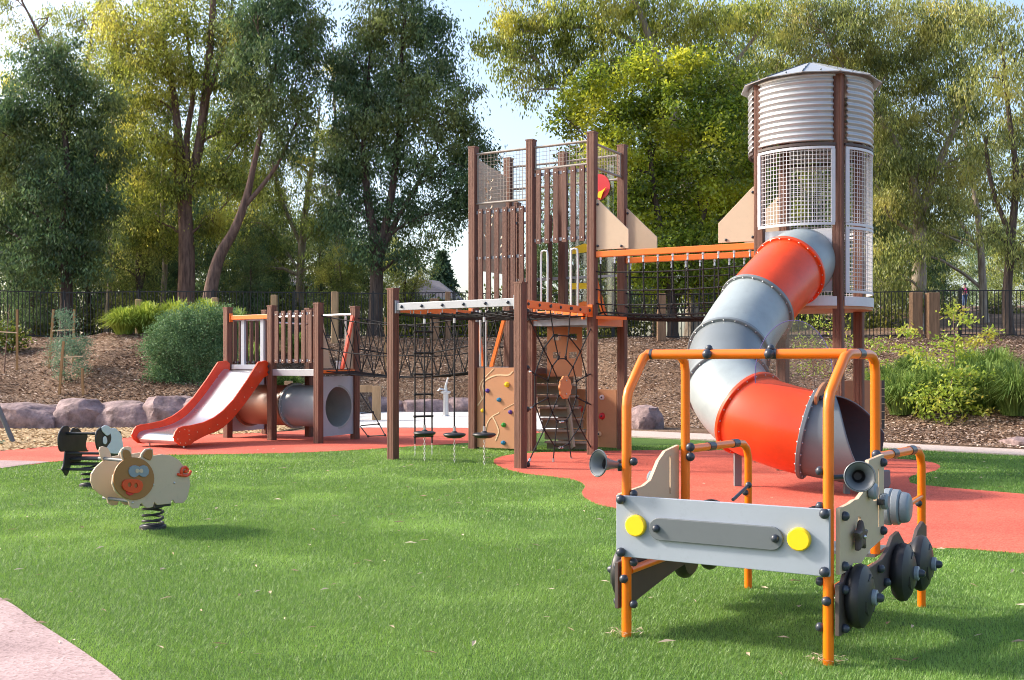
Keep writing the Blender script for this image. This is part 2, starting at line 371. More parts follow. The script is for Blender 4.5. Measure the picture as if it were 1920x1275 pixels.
sheet('sand_pit', gp((690, 803), (880, 803.5), (1000, 805.5), (1100, 808), (1150, 810), (1080, 774), (960, 772.5), (690, 772.5), (600, 776), (560, 790), (600, 806)), .02, M['sand'])
M['chips'] = speckle('pale_wood_chips', [(.28, .18, .10), (.46, .33, .19), (.60, .46, .28), (.36, .24, .13)], 22, bump=.8, big=(1.2, (.85, .8, .75)))
sheet('woodchip_bed', gp((-420, 851), (0, 847), (100, 839), (180, 830), (240, 822), (500, 813), (570, 800), (560, 792), (440, 795), (0, 797), (-420, 797)), .01, M['chips'])

def inpoly(px, py, poly):
    c = np.zeros(len(px), bool); n = len(poly)
    for i in range(n):
        x1, y1 = poly[i]; x2, y2 = poly[(i + 1) % n]
        if y1 == y2: continue
        k = ((y1 > py) != (y2 > py)) & (px < (x2 - x1) * (py - y1) / (y2 - y1) + x1); c ^= k
    return c
def tri_mesh(name, P, nper, m, smooth=False):   # P: (N, nper, 3) polygons
    N = P.shape[0]; me = bpy.data.meshes.new(name)
    me.vertices.add(N * nper); me.vertices.foreach_set('co', P.reshape(-1).astype(np.float32))
    me.loops.add(N * nper); me.loops.foreach_set('vertex_index', np.arange(N * nper, dtype=np.int32))
    me.polygons.add(N); me.polygons.foreach_set('loop_start', np.arange(N, dtype=np.int32) * nper)
    me.polygons.foreach_set('loop_total', np.full(N, nper, np.int32)); me.update(); me.validate()
    return me
# turf blades
def turf():
    out = []
    for y0, y1, dens, h, wd in ((4.4, 7.5, 15000, .021, .003), (7.5, 10, 8500, .022, .0042), (10, 13.5, 4500, .023, .006), (13.5, 19, 1900, .025, .010)):
        hw = y1 * .5 + .6; n = int(dens * 2 * hw * (y1 - y0)); x = RNG.uniform(-hw, hw, n); y = RNG.uniform(y0, y1, n)
        k = (np.abs(x) < y * .5 + .6) & inpoly(x, y, lawn) & ~inpoly(x, y, redL) & ~inpoly(x, y, redR) & ~inpoly(x, y, pinkA) & ~inpoly(x, y, pinkB)
        x, y = x[k], y[k]; n = len(x); a = RNG.uniform(0, 2 * np.pi, n); hh = h * RNG.uniform(.5, 1.15, n); lean = RNG.uniform(.1, 1.0, n) * hh
        # brushed patches lean the pile together
        b = np.sin(x * 1.3 + 2 * np.sin(y * .7)) + np.cos(y * 1.9 + x * .5); b = b * 1.2
        dx = np.cos(a) * lean + np.cos(b) * hh * .16; dy = np.sin(a) * lean + np.sin(b) * hh * .16
        ww = wd * RNG.uniform(.6, 1.3, n); wx = -np.sin(a) * ww / 2; wy = np.cos(a) * ww / 2; z0 = np.full(n, .006)
        P = np.stack([np.stack([x - wx, y - wy, z0], -1), np.stack([x + wx, y + wy, z0], -1), np.stack([x + dx, y + dy, z0 + hh], -1)], 1)
        out.append(P)
    P = np.concatenate(out); me = tri_mesh('grass', P, 3, None)
    m = leafmat('turf_blades', (.065, .15, .018), (.19, .36, .055), .35, new=(.235, .41, .075), ns=.7, gloss=.05, rough=.5)
    tag(link('grass', me, m), 'short green synthetic turf pile covering the lawn', 'grass', kind='stuff')
turf()
# chips lying on the mulch banks
def scatter_chips():
    n = 300000; y = RNG.uniform(17, 40, n); x = RNG.uniform(-.52, .52, n) * y; px = 960 + F * x / y
    s = interp(px, SX, SY); k = (y > s + .1); x, y = x[k], y[k]; n = len(x); z = terrain(x, y) - .02
    L = RNG.uniform(.012, .042, n); w_ = L * RNG.uniform(.25, .6, n); a = RNG.uniform(0, 2 * np.pi, n); t = RNG.uniform(-.35, .35, n); t2 = RNG.uniform(-.5, .5, n)
    ux = np.cos(a) * L; uy = np.sin(a) * L; uz = t * L; vx = -np.sin(a) * w_; vy = np.cos(a) * w_; vz = t2 * w_ ; z = z + .02
    c = np.stack([x, y, z], -1); u = np.stack([ux, uy, uz], -1); v = np.stack([vx, vy, vz], -1)
    P = np.stack([c - u - v, c + u - v * .6, c + u * .9 + v, c - u * .8 + v], 1)
    m = bpy.data.materials.new('loose_mulch'); m.use_nodes = True; nn = m.node_tree.nodes; p = nn['Principled BSDF']; p.inputs['Roughness'].default_value = .9
    g = nn.new('ShaderNodeNewGeometry'); r = nn.new('ShaderNodeValToRGB'); e = r.color_ramp.elements
    e[0].color = (.10, .056, .035, 1); e[1].color = (.62, .50, .42, 1); e[1].position = 1; q = e.new(.75); q.color = (.30, .19, .125, 1)
    m.node_tree.links.new(g.outputs['Random Per Island'], r.inputs[0]); m.node_tree.links.new(r.outputs[0], p.inputs['Base Color'])
    tag(link('mulch_chips', tri_mesh('mulch_chips', P, 4, None), m), 'loose brown bark chips strewn over the planted banks', 'mulch', kind='stuff')
    # pale chips on the flat bed at left
    n = 16000; y = RNG.uniform(17, 26, n); x = RNG.uniform(-.5, -.17, n) * y
    bed = gp((-420, 851), (0, 847), (100, 839), (180, 830), (240, 822), (500, 813), (570, 800), (560, 792), (440, 795), (0, 797), (-420, 797))
    k = inpoly(x, y, bed); x, y = x[k], y[k]; n = len(x); L = RNG.uniform(.02, .05, n); a = RNG.uniform(0, 6.3, n); w_ = L * .4
    c = np.stack([x, y, np.full(n, .022)], -1); u = np.stack([np.cos(a) * L, np.sin(a) * L, RNG.uniform(-.3, .3, n) * L], -1); v = np.stack([-np.sin(a) * w_, np.cos(a) * w_, RNG.uniform(-.3, .3, n) * w_], -1)
    P = np.stack([c - u - v, c + u - v, c + u + v, c - u + v], 1)
    tag(link('wood_chips', tri_mesh('wood_chips', P, 4, None), leafmat('loose_pale_chips', (.30, .2, .1), (.68, .52, .32), .05)), 'pale wood chips lying between red rubber and boulders', 'wood chips', kind='stuff')
scatter_chips()
def litter():
    b = MB(); rnd = random.Random(3)
    for i in range(330):
        y = 4.6 + 14 * rnd.random() ** 1.1; x = rnd.uniform(-.5, .5) * y
        a = rnd.uniform(0, 6.28); L = rnd.uniform(.012, .05); w_ = L * rnd.uniform(.12, .35)
        if inpoly(np.array([x]), np.array([y]), pinkA)[0]: zz = .018
        elif inpoly(np.array([x]), np.array([y]), redR)[0] or inpoly(np.array([x]), np.array([y]), redL)[0]: zz = .016; L *= .6
        else: zz = .027; L *= 1.1
        d = V((math.cos(a), math.sin(a), rnd.uniform(-.1, .1))); n = V((-math.sin(a), math.cos(a), 0)); c = V((x, y, zz)); up = V((0, 0, .25 * L))
        b.add([c - d * L, c + n * w_ + up, c + d * L + up * .3, c - n * w_ + up * .4], [(0, 1, 2, 3)])
    for (fx, fy) in ((.605, 5.77), (1.514, 5.23)):
        for i in range(40):
            a = rnd.uniform(0, 6.28); q = rnd.uniform(.03, .10); L = rnd.uniform(.01, .03); t = rnd.uniform(0, 6.28)
            c = V((fx + q * math.cos(a), fy + q * math.sin(a), .036)); d = V((math.cos(t), math.sin(t), .2)) * L; n = V((-math.sin(t), math.cos(t), 0)) * .0035
            b.add([c - d, c + n, c + d, c - n], [(0, 1, 2, 3)])
    m = leafmat('dry_litter', (.25, .16, .09), (.66, .56, .42), .1)
    tag(b.build('leaf_litter', m), 'dry leaves and bark flakes scattered on turf and path', 'leaf litter', kind='stuff')
litter()

# ------------------------------------------------------------------ boulders
M['rock'] = mat('purple_grey_basalt', (.33, .235, .235), .9, 0, 4.2, col2=(.13, .09, .09), bump=1.6, bs=7)
def boulder(c, sx, sy, sz, rot, seed, label, group='boulders edging the garden bank'):
    rnd = random.Random(seed); bm = bmesh.new(); bmesh.ops.create_cube(bm, size=2)
    bmesh.ops.subdivide_edges(bm, edges=bm.edges[:], cuts=9, use_grid_fill=True)
    pl = [(V((rnd.uniform(-1, 1), rnd.uniform(-1.2, .5), rnd.uniform(-.2, .9))).normalized(), rnd.uniform(.86, 1.12)) for _ in range(15)]
    from mathutils import noise
    for v in bm.verts:
        p = v.co.copy(); q = p.normalized() * 1.25; p = p.lerp(q, .04)
        for n, d in pl:
            e = p.dot(n) - d
            if e > 0: p -= n * e
        p += noise.noise_vector(p * 1.7 + V((seed * 3.1, 0, 0))) * .09 + noise.noise_vector(p * 4.3 + V((seed, 0, 0))) * .05
        v.co = V((p.x * sx, p.y * sy, p.z * sz))
    me = bpy.data.meshes.new('boulder'); bm.to_mesh(me); bm.free(); me.shade_smooth(); me.set_sharp_from_angle(angle=R(28))
    o = link('boulder', me, M['rock']); o.location = (c[0], c[1], c[2] + sz * .82); o.rotation_euler = (0, 0, rot); tag(o, label, 'boulder', group)
for i, (x0, x1, y0, y1, lab) in enumerate([
    (-30, 100, 757, 803, 'long flat topped boulder at the left edge of the photo'),
    (84, 128, 760, 800, 'narrow boulder wedged between two wide ones at left'),
    (116, 196, 750, 802, 'tall purple boulder below the staked feathery sapling'),
    (190, 292, 754, 802, 'low grey boulder between the purple one and the shrub'),
    (280, 362, 745, 802, 'big boulder below the blue green shrub, left of the slide'),
    (340, 430, 744, 802, 'boulder half hidden behind the orange slide chute')]):
    D = EYE * F / (y1 - HZ); wd = (x1 - x0) / F * D; h = (y1 - y0) / F * D
    boulder(GX((x0 + x1) / 2, D + .25), wd / 2 * 1.28, .55, h / 2 * 1.12, random.uniform(-.1, .1), i + 1, lab)
for i, (x0, x1, y0, y1, D, z0, lab) in enumerate([
    (670, 735, 715, 742, 33.0, None, 'upper tier stone behind the brown corner post'), (735, 800, 713, 745, 33.1, None, 'upper tier stone above the rope ladder'),
    (798, 880, 716, 748, 33.0, None, 'upper tier stone beside the water pump'), (670, 760, 744, 776, 32.2, None, 'lower tier stone behind the timber play table'),
    (755, 830, 748, 776, 32.1, None, 'lower tier stone left of the water pump'), (826, 905, 746, 776, 32.2, None, 'lower tier stone right of the water pump'),
    (960, 1050, 742, 780, 32.0, None, 'stone glimpsed through the stair under the tower'), (1030, 1120, 745, 784, 30.6, None, 'stone behind the red holds panel'),
    (1183, 1238, 762, 803, 24.6, None, 'lone rounded boulder on mulch left of the spiral slide'),
    (1890, 1925, 818, 842, 19.6, None, 'small stone at the right edge beside the path'), (575, 640, 722, 776, 31.5, None, 'stone seen through the slats of the small tower')]):
    wd = (x1 - x0) / F * D; h = (y1 - y0) / F * D; c = W((x0 + x1) / 2, y1, D)
    boulder((c.x, c.y, c.z - .03), wd / 2 * 1.2, .42, h / 2 * 1.2, random.uniform(-.15, .15), i + 20, lab)

# ------------------------------------------------------------------ fence
fl = [(-200, 36), (120, 37), (400, 37), (700, 38), (1000, 38.6), (1300, 38.2), (1600, 37.2), (1800, 36.6), (2200, 35.5)]
fr = thing('picket_fence', GX(960, 38.5, 2.3), 'black steel picket fence running along the top of the bank', 'fence')
fp = [GX(p, d) for p, d in fl]; segs = []
for a, b in zip(fp[:-1], fp[1:]):
    n = max(1, round((b - a).length / 2.4))
    segs += [(lerp(a, b, i / n), lerp(a, b, (i + 1) / n)) for i in range(n)]
for a, b in segs:
    za, zb = tz(a.x, a.y), tz(b.x, b.y); FH = 1.58
    A = V((a.x, a.y, za)); B = V((b.x, b.y, zb)); m = MB(); L = (B - A).length; n = int(L / .115)
    m.bar(A + V((0, 0, FH)), B + V((0, 0, FH)), .03, .035); m.bar(A + V((0, 0, .1)), B + V((0, 0, .1)), .03, .035)
    for i in range(n):
        p = lerp(A, B, (i + .5) / n); m.box(p + V((0, 0, .85)), (.0105, 0, 0), (0, .0105, 0), (0, 0, .74))
    m.build('picket_panel', M['fence'], fr)
    one(lambda q: q.box(A + V((0, 0, .8)), (.03, 0, 0), (0, .03, 0), (0, 0, .85)), 'fence_post', M['fence'], fr)
# timber posts by the fence
for i, (px, y0, D, ww, lab) in enumerate([
    (260, 561, 35.5, .17, 'leftmost pale timber post above the lime tussocks'), (403, 558, 35.5, .19, 'pale timber post just left of the small play tower'),
    (514, 553, 35.8, .19, 'pale timber post seen above the slatted railing'), (628, 547, 35.8, .21, 'tall pale timber post between small tower and rope bridge'),
    (815, 560, 36.4, .3, 'broad pale timber post behind the rope ladder'), (840, 547, 36.5, .17, 'pale timber post below the house roof'),
    (1240, 550, 36.2, .28, 'pale timber post seen below the silo net bridge'), (1717, 548, 35.6, .34, 'split timber post beside the dark tree trunk at right'),
    (1748, 549, 35.4, .36, 'wide timber post in front of the fence at right')]):
    b = GX(px, D); z0 = tz(b.x, b.y) - .1; top = EYE + (HZ - y0) / F * D
    o = one(lambda q: q.box((b.x, b.y, (z0 + top) / 2), (ww / 2, 0, 0), (0, ww / 2, 0), (0, 0, (top - z0) / 2)), 'timber_post', M['pine'] if px < 700 else M['pine_dark'], None, origin=(b.x, b.y, z0), bevel=.02)
    tag(o, lab, 'timber post', 'timber posts along the fence')
# ------------------------------------------------------------------ play tower (main)
def post_mb(b, x, y, z0, z1, s, dirx):
    """square extruded post with rounded corners and two grooves per face"""
    h = s / 2; c = h * .16; g = .0035; k = h * .42
    side = [(-h + c, -h), (-k - g, -h), (-k, -h + g * 1.6), (-k + g, -h), (k - g, -h), (k, -h + g * 1.6), (k + g, -h), (h - c, -h)]
    pts = []
    for q in range(4):
        a = q * math.pi / 2
        for (u, v) in side: pts.append((u * math.cos(a) - v * math.sin(a), u * math.sin(a) + v * math.cos(a)))
    dx = V((dirx[0], dirx[1], 0)).normalized(); dy = V((-dx.y, dx.x, 0)); n = len(pts)
    vs = [V((x, y, z0)) + dx * p[0] + dy * p[1] for p in pts] + [V((x, y, z1 - .012)) + dx * p[0] + dy * p[1] for p in pts]
    b.add(vs, [(i, (i + 1) % n, (i + 1) % n + n, i + n) for i in range(n)] + [tuple(range(n))[::-1]])
    b.box((x, y, z1), dx * (h + .003), dy * (h + .003), (0, 0, .013))
U = V((.853, -.521, 0)); VV = V((.49, .872, 0)); PS = .135
def post(par, p, z1, z0=-.02, s=PS, name='post', d=None):
    b = MB(); post_mb(b, p[0], p[1], z0, z1, s, d or U); return b.build(name, M['post'], par)
P = {1: V((-.643, 18.3, 0)), 2: V((.311, 17.72, 0)), 3: V((1.257, 17.12, 0)), 4: V((1.831, 18.15, 0)), 5: V((.879, 18.78, 0)), 6: V((-.061, 19.3, 0))}
def at(p, z): return V((p.x, p.y, z))
tower = thing('play_tower', (.6, 18.2, 0), 'tall brown slatted play tower with wire mesh top in the middle of the playground', 'play tower')
for i in P: post(tower, P[i], 5.05)
p7 = W(968, 400, 19.9); post(tower, (p7.x, p7.y), 4.35)
def rail(par, a, b, z, r=.019, name='rail', m='mesh_beige', over=.05):
    d = (b - a).normalized(); return one(lambda q: q.tube([at(a, z) - d * 0 + d * .06, at(b, z) - d * .06], r, 8), name, M[m], par, smooth=True)
def meshpanel(par, a, b, z0, z1, pitch=.058, r=.0032, m='mesh_beige', inset=.1, name='wire_mesh', off=V((0, 0, 0))):
    q = MB(); d = (b - a); L = d.length; d.normalize(); s0 = inset; s1 = L - inset; n = int((s1 - s0) / pitch)
    for i in range(n + 1):
        p = a + off + d * (s0 + (s1 - s0) * i / n); q.tube([at(p, z0), at(p, z1)], r, 4)
    k = int((z1 - z0) / pitch)
    for i in range(k + 1):
        z = z0 + (z1 - z0) * i / k; q.tube([at(a + off + d * s0, z), at(a + off + d * s1, z)], r, 4)
    o = q.build(name, M[m], par)
    for s in (s0 - .015, s1 + .015): one(lambda q: q.tube([at(a + off + d * s, z0), at(a + off + d * s, z1)], .013, 6), 'panel_stile', M[m], par)
    return o
def planks(par, a, b, z0, z1, n, rails, wd=.085, off=None, jitter=0):
    d = (b - a); L = d.length; d.normalize(); nn = V((-d.y, d.x, 0)); off = off if off is not None else -nn * .035
    usable = L - PS - .03; g = usable / n
    for rz in rails:
        one(lambda q: q.bar(at(a + d * .05, rz) , at(b - d * .05, rz), .03, .05), 'slat_rail', M['silver'], par)
    for i in range(n):
        p = a + d * (PS / 2 + .015 + g * (i + .5)) + off * 1.0
        q = MB(); q.box(at(p, (z0 + z1) / 2), d * wd / 2, nn * .014, (0, 0, (z1 - z0) / 2)); o = q.build('slat', M['plank'], par, bevel=.004)
        sc = MB()
        for rz in rails: sc.tube([at(p + off.normalized() * .012, rz), at(p + off.normalized() * .019, rz)], .011, 8)
        sc.build('screw', M['steel'], o)
# front left bay
for z in (4.93, 4.10): rail(tower, P[1], P[2], z)
meshpanel(tower, P[1], P[2], 4.12, 4.91)
planks(tower, P[1], P[2], 2.42, 4.0, 6, (3.95, 3.19), wd=.09)
for z in (4.93, 4.57): rail(tower, P[2], P[3], z)
meshpanel(tower, P[2], P[3], 4.59, 4.91)
planks(tower, P[2], P[3], 3.36, 4.55, 6, (4.48, 3.42), wd=.09)
for z in (4.90, 4.52): rail(tower, P[3], P[4], z)
meshpanel(tower, P[3], P[4], 4.54, 4.88)
for z in (4.90, 4.50): rail(tower, P[5], P[4], z); rail(tower, P[6], P[5], z)
meshpanel(tower, P[6], P[5], 4.1, 4.88); meshpanel(tower, P[5], P[4], 4.52, 4.88)
for z in (4.1,): rail(tower, P[6], P[5], z)
# cream board with leaf cut-outs on the left side face
def leafhole(cx, cy, L, a, w_=.35): return [(cx + L * (t * math.cos(a) - s * w_ * math.sin(a)), cy + L * (t * math.sin(a) + s * w_ * math.cos(a))) for t, s in ((-1, 0), (-.4, -.8), (.3, -.8), (1, 0), (.3, .8), (-.4, .8))]
hs = []
for i in range(7):
    y = 3.62 + i * .155; x = .42 + .05 * math.sin(i) + (i * .018)
    hs += [leafhole(x - .075, y, .058, 2.4), leafhole(x + .075, y + .04, .058, .7)]
for i in range(3): hs += [leafhole(.78 + .01 * i, 3.3 + i * .15, .05, 2.2), leafhole(.88 + .01 * i, 3.34 + i * .15, .05, .8)]
dirv = (P[6] - P[1]).normalized()
one(lambda q: q.slab([(.1, 3.0), (1.06, 3.0), (1.06, 4.72), (.1, 4.88)], P[1], dirv, V((0, 0, 1)), .018, hs), 'leaf_cutout_board', M['tan'], tower)
# decks
def deck(par, ps, z, th=.09, m='brown_panel', name='deck'):
    q = MB(); n = len(ps); q.add([at(p, z) for p in ps] + [at(p, z - th) for p in ps], [tuple(range(n)), tuple(range(n, 2 * n))[::-1]] + [(i + n, (i + 1) % n + n, (i + 1) % n, i) for i in range(n)])
    return q.build(name, M[m], par)
deck(tower, [P[2], P[3], P[4], P[5]], 2.14); deck(tower, [P[1], P[2], P[5], P[6]], 1.36)
for a, b, z, m in ((2, 3, 2.1, 'silver'), (3, 4, 2.1, 'beam_orange'), (5, 4, 2.1, 'silver'), (1, 6, 1.32, 'silver')):
    o = (P[b] - P[a]).normalized().cross(V((0, 0, 1))) * .02
    one(lambda q: q.bar(at(P[a], z) + o + (P[b] - P[a]).normalized() * .07, at(P[b], z) + o - (P[b] - P[a]).normalized() * .07, .05, .12), 'deck_beam', M[m], tower)
# grab hoops at the ladder opening
dU = (P[3] - P[2]).normalized(); nf = V((dU.y, -dU.x, 0))
for s in (.20, .87):
    pa = P[2] + dU * s + nf * .02; pb = pa + dU * (.12 if s < .5 else -.12)
    one(lambda q: q.tube(spline([at(pa, 2.3), at(pa, 3.15), at(pa * .7 + pb * .3, 3.24), at(pb * .7 + pa * .3, 3.24), at(pb, 3.15), at(pb, 2.3)], 4), .017, 8), 'grab_hoop', M['steel'], tower, smooth=True)
pa = P[5] - dU * .06; one(lambda q: q.tube(spline([at(pa, 2.15), at(pa, 2.9), at(pa + dU * .03, 3.0), at(pa + dU * .12, 3.04)], 4), .017, 8), 'grab_hoop', M['steel'], tower, smooth=True)
# clear activity screen with a red disc and yellow band, back face
bk = P[5] + dU * .12; bd = (P[4] - P[5]).normalized()
one(lambda q: q.slab([(.0, 2.2), (.86, 2.2), (.86, 4.75), (0, 4.75)], bk, bd, V((0, 0, 1)), .01), 'clear_screen', M['acrylic'], tower)
nb = V((bd.y, -bd.x, 0)) * .02
def deco(cx, cz, poly, m, k=1): one(lambda q: q.slab([(cx + p[0], cz + p[1]) for p in poly], bk + nb * k, bd, V((0, 0, 1)), .012), 'screen_inlay', M[m], tower)
deco(.58, 4.40, circ(0, 0, .22, 28), 'red'); deco(.62, 4.30, [(-.06, -.06), (.02, -.1), (.06, 0), (.12, .08), (.03, .03), (-.02, .02)], 'yellow', 2.2)
deco(.42, 3.35, [(-.4, -.05), (.4, 0), (.42, .1), (.1, .05), (-.1, .12), (-.4, .05)], 'yellow'); deco(.2, 2.75, [(-.18, -.05), (.3, -.05), (.3, .04), (-.18, .06)], 'yellow'); deco(.3, 2.35, circ(0, 0, .14, 18), 'beam_orange')
deco(.42, 2.5, [(-.04, -.3), (.03, -.3), (.03, 1.1), (-.04, 1.1)], 'mid_grey', .9)
for z in (3.75, 2.9): one(lambda q: q.bar(at(P[5], z), at(P[4], z), .03, .04), 'slat_rail', M['silver'], tower)
# back planks of the left bay
planks(tower, P[6], P[5], 2.5, 4.0, 3, (3.9, 2.9), wd=.075)
one(lambda q: q.bar(P[3].lerp(P[4], .5) + V((-.05, 0, 2.2)), P[3].lerp(P[4], .32) + V((-.2, 0, 3.1)), .05, .07), 'slanted_bar', M['beam_orange'], tower)
# cream wings at the bridge ends
bu = V((2.33, -1.32, 0)).normalized()
def wing(par, p, d, flip=False):
    poly = [(.07, 3.21), (.62, 3.21), (.62, 3.50), (.10, 4.00), (.07, 4.00)]
    o = one(lambda q: q.slab(poly, p, d, V((0, 0, 1)), .02), 'cream_wing_panel', M['tan'], par, bevel=.004)
    q = MB(); n = d.cross(V((0, 0, 1))); n = n if n.y < 0 else -n
    for x, z in ((.1, 3.92), (.1, 3.27), (.5, 3.25)): q.ball(p + d * x + V((0, 0, z)) + n * .015, .022, 8)
    q.build('bolt', M['bolt'], o, smooth=True)
# panels below the decks
def bolts(par, pts, r=.022, m='bolt', name='bolt'):
    for p in pts: one(lambda q: q.ball(p, r, 10), name, M[m], par, smooth=True)
d12 = (P[2] - P[1]).normalized(); n12 = V((d12.y, -d12.x, 0))
cl = one(lambda q: q.slab([(.075, .04), (1.04, .04), (1.04, 1.37), (.075, 1.37)], P[1] + n12 * .0, d12, V((0, 0, 1)), .02), 'climbing_panel', M['clay'], tower, bevel=.003)
def zp(zx, zy, o, d, n, off=.012):       # point of the detail view on a vertical plane
    px, py = zx / 3.356 + 700, zy / 3.356 + 520
    k = (px - 960) / F; s = (k * o.y - o.x) / (d.x - k * d.y); q = o + d * s
    return V((q.x, q.y, EYE - (py - HZ) / F * q.y)) + n * off
def ribbon(par, pts, w_, m='cream', th=.004, n=V((0, -1, 0)), name='inlay_line'):
    q = MB(); sp = spline(pts, 6)
    for a, b in zip(sp[:-1], sp[1:]):
        if (b - a).length > 1e-4: q.bar(a, b + (b - a) * .15, th, w_, up=n.cross(b - a))
    q.build(name, M[m], par)
zc = lambda pts: [zp(x, y, P[1], d12, n12, .014) for x, y in pts]
ribbon(cl, zc([(880, 592), (850, 615), (780, 615), (720, 640), (690, 680), (700, 740), (660, 805)]), .022, n=n12)
ribbon(cl, zc([(760, 575), (720, 615), (685, 655), (672, 700), (685, 760)]), .014, n=n12)
ribbon(cl, zc([(795, 850), (745, 880), (715, 930), (705, 1010)]), .016, n=n12)
ribbon(cl, zc([(750, 870), (775, 920), (790, 970), (772, 1025)]), .02, n=n12)
ribbon(cl, zc([(820, 830), (885, 795)]), .01, n=n12)
for x, y, m, r in ((845, 675, 'yellow', .055), (722, 713, 'purple', .045), (795, 770, 'blue', .05), (692, 838, 'yellow', .04), (866, 848, 'purple', .042), (824, 928, 'green', .048), (822, 1040, 'blue', .05), (690, 975, 'clay', .03)):
    c = zp(x, y, P[1], d12, n12, .02); q = MB(); q.ball(c, r, 7, (1, .6, .85 if m != 'blue' else .75)); o = q.build('climbing_hold', M[m], cl, smooth=False)
d54 = (P[4] - P[5]).normalized(); n54 = V((d54.y, -d54.x, 0))
hp = one(lambda q: q.slab([(.07, .03), (1.04, .03), (1.04, 1.0), (.07, 1.0)], P[5], d54, V((0, 0, 1)), .02, ), 'holds_panel', M['clay'], tower, bevel=.003)
for x, y, m, r in ((1305, 826, 'red', .065), (1443, 873, 'red', .065), (1443, 755, 'white', .05), (1305, 905, 'cream', .05), (1425, 985, 'cream', .05)):
    c = zp(x, y, P[5], d54, n54, .02); one(lambda q: q.ball(c, r, 9, (1, .5, .95)), 'climbing_hold', M[m], hp, smooth=True)
    bolts(hp, [c + n54 * r * .45], .017)
# window board under the high deck and stairs behind it
d25 = (P[5] - P[2]).normalized()
wb0 = P[2].lerp(P[5], .45); win = [[(x, z), (x + .13, z), (x + .13, z + .11), (x, z + .11)] for x, z in ((.12, 1.82), (.40, 1.82), (.12, 1.52), (.40, 1.52))]
one(lambda q: q.slab([(.02, 1.22), (.62, 1.22), (.62, 2.04), (.02, 2.04)], wb0, V((.95, -.3, 0)), V((0, 0, 1)), .02, win), 'window_board', M['clay'], tower)
st0 = W(1085, 830, 18.1); st1 = W(1020, 690, 18.7)
for i in range(7):
    t = i / 6; c = V((lerp(.96, .42, t * .4 + .1) , lerp(18.05, 18.5, t), lerp(.14, 1.26, t))); wd = .36
    one(lambda q: (q.box(c, (.34, -.05, 0), (.03, .11, 0), (0, 0, .016)), q.box(c + V((.015, .1, -.085)), (.34, -.05, 0), (.002, .008, 0), (0, 0, .075))), 'stair_tread', M['stair'], tower)
one(lambda q: q.bar((1.0, 17.86, .05), (.88, 18.35, 1.3), .03, .16), 'stair_stringer', M['stair'], tower)
# orange and silver climbing poles under the tower
one(lambda q: q.bar(zp(745, 565, V((-.2, 18.9, 0)), d12, n12), zp(825, 265, V((-.2, 18.9, 0)), d12, n12), .05, .06), 'slanted_bar', M['beam_orange'], tower)
one(lambda q: q.bar(zp(690, 560, V((-.2, 18.9, 0)), d12, n12), zp(662, 300, V((-.2, 18.9, 0)), d12, n12), .05, .05), 'slanted_bar', M['beam_orange'], tower)
for x in (676, 712):
    a = zp(x, 560, V((-.2, 18.6, 0)), d12, n12); one(lambda q: q.tube([a, at(a, 2.35)], .018, 8), 'grab_hoop', M['steel'], tower, smooth=True)

# ------------------------------------------------------------------ overhead net frame
A_ = V((-1.777, 16.33, 0)); B_ = V((.117, 14.93, 0))
fra = thing('climbing_frame', (-.8, 16, 0), 'overhead rope climbing frame on two brown posts with silver and orange beams', 'climbing frame')
post(fra, A_, 2.55, d=(B_ - A_)); post(fra, B_, 2.54, d=(B_ - A_))
def beam(par, a, b, z, m, nb, w_=.05, h=.11, name='beam', gap=.07, nn=None):
    d = (b - a).normalized(); n = nn or V((d.y, -d.x, 0)); o = n * .0
    q = one(lambda q: q.bar(at(a, z) + d * gap + o, at(b, z) - d * gap + o, w_, h), name, M[m], par, bevel=.006)
    if nb: bolts(q, [at(a.lerp(b, (i + .5) / nb), z) + n * (w_ / 2 + .004) for i in range(nb)], .024)
    for e in (a + d * (gap + .01), b - d * (gap + .01)): one(lambda k: k.box(at(e, z), d * .012, n * (w_ / 2 + .014), (0, 0, h / 2 + .04)), 'beam_bracket', M[m], q)
    return q
beam(fra, A_, B_, 2.28, 'silver', 6); beam(fra, B_, P[3], 2.26, 'beam_orange', 7); beam(fra, A_, P[1], 2.26, 'beam_orange', 0)
beam(fra, P[1] - n12 * 0 + V((0, -.09, 0)), P[2] + V((0, -.09, 0)), 2.22, 'silver', 0); beam(fra, P[2] + V((0, -.09, 0)), P[3] + V((-.08, -.12, 0)), 2.22, 'beam_orange', 0)
q = MB(); zN = 2.17
eA, eB, eC, eD = A_ + V((.1, .02, 0)), B_ + V((-.02, .12, 0)), P[3] + V((-.12, -.1, 0)), P[1] + V((.06, -.14, 0))
def biq(s, t): return (eA.lerp(eB, s)).lerp(eD.lerp(eC, s), t)
for i in range(0, 9):
    t = i / 8; q.tube([at(biq(s / 8, t), zN - .03 * math.sin(math.pi * s / 8)) for s in range(9)], .011, 6)
for i in range(0, 9):
    s = i / 8; q.tube([at(biq(s, t / 8), zN - .03 * math.sin(math.pi * t / 8)) for t in range(9)], .011, 6)
for i in range(8):
    for j in range(8): q.ball(at(biq(i / 8, j / 8), zN - .01), .02, 6)
q.build('rope_net', M['rope'], fra)
q = MB()
for i in range(9):
    for (s, t) in ((i / 8, 0), (i / 8, 1), (0, i / 8), (1, i / 8)): q.tube([at(biq(s, t), zN - .01), at(biq(s, t), zN + .07)], .008, 5)
q.build('shackle', M['steel'], fra)
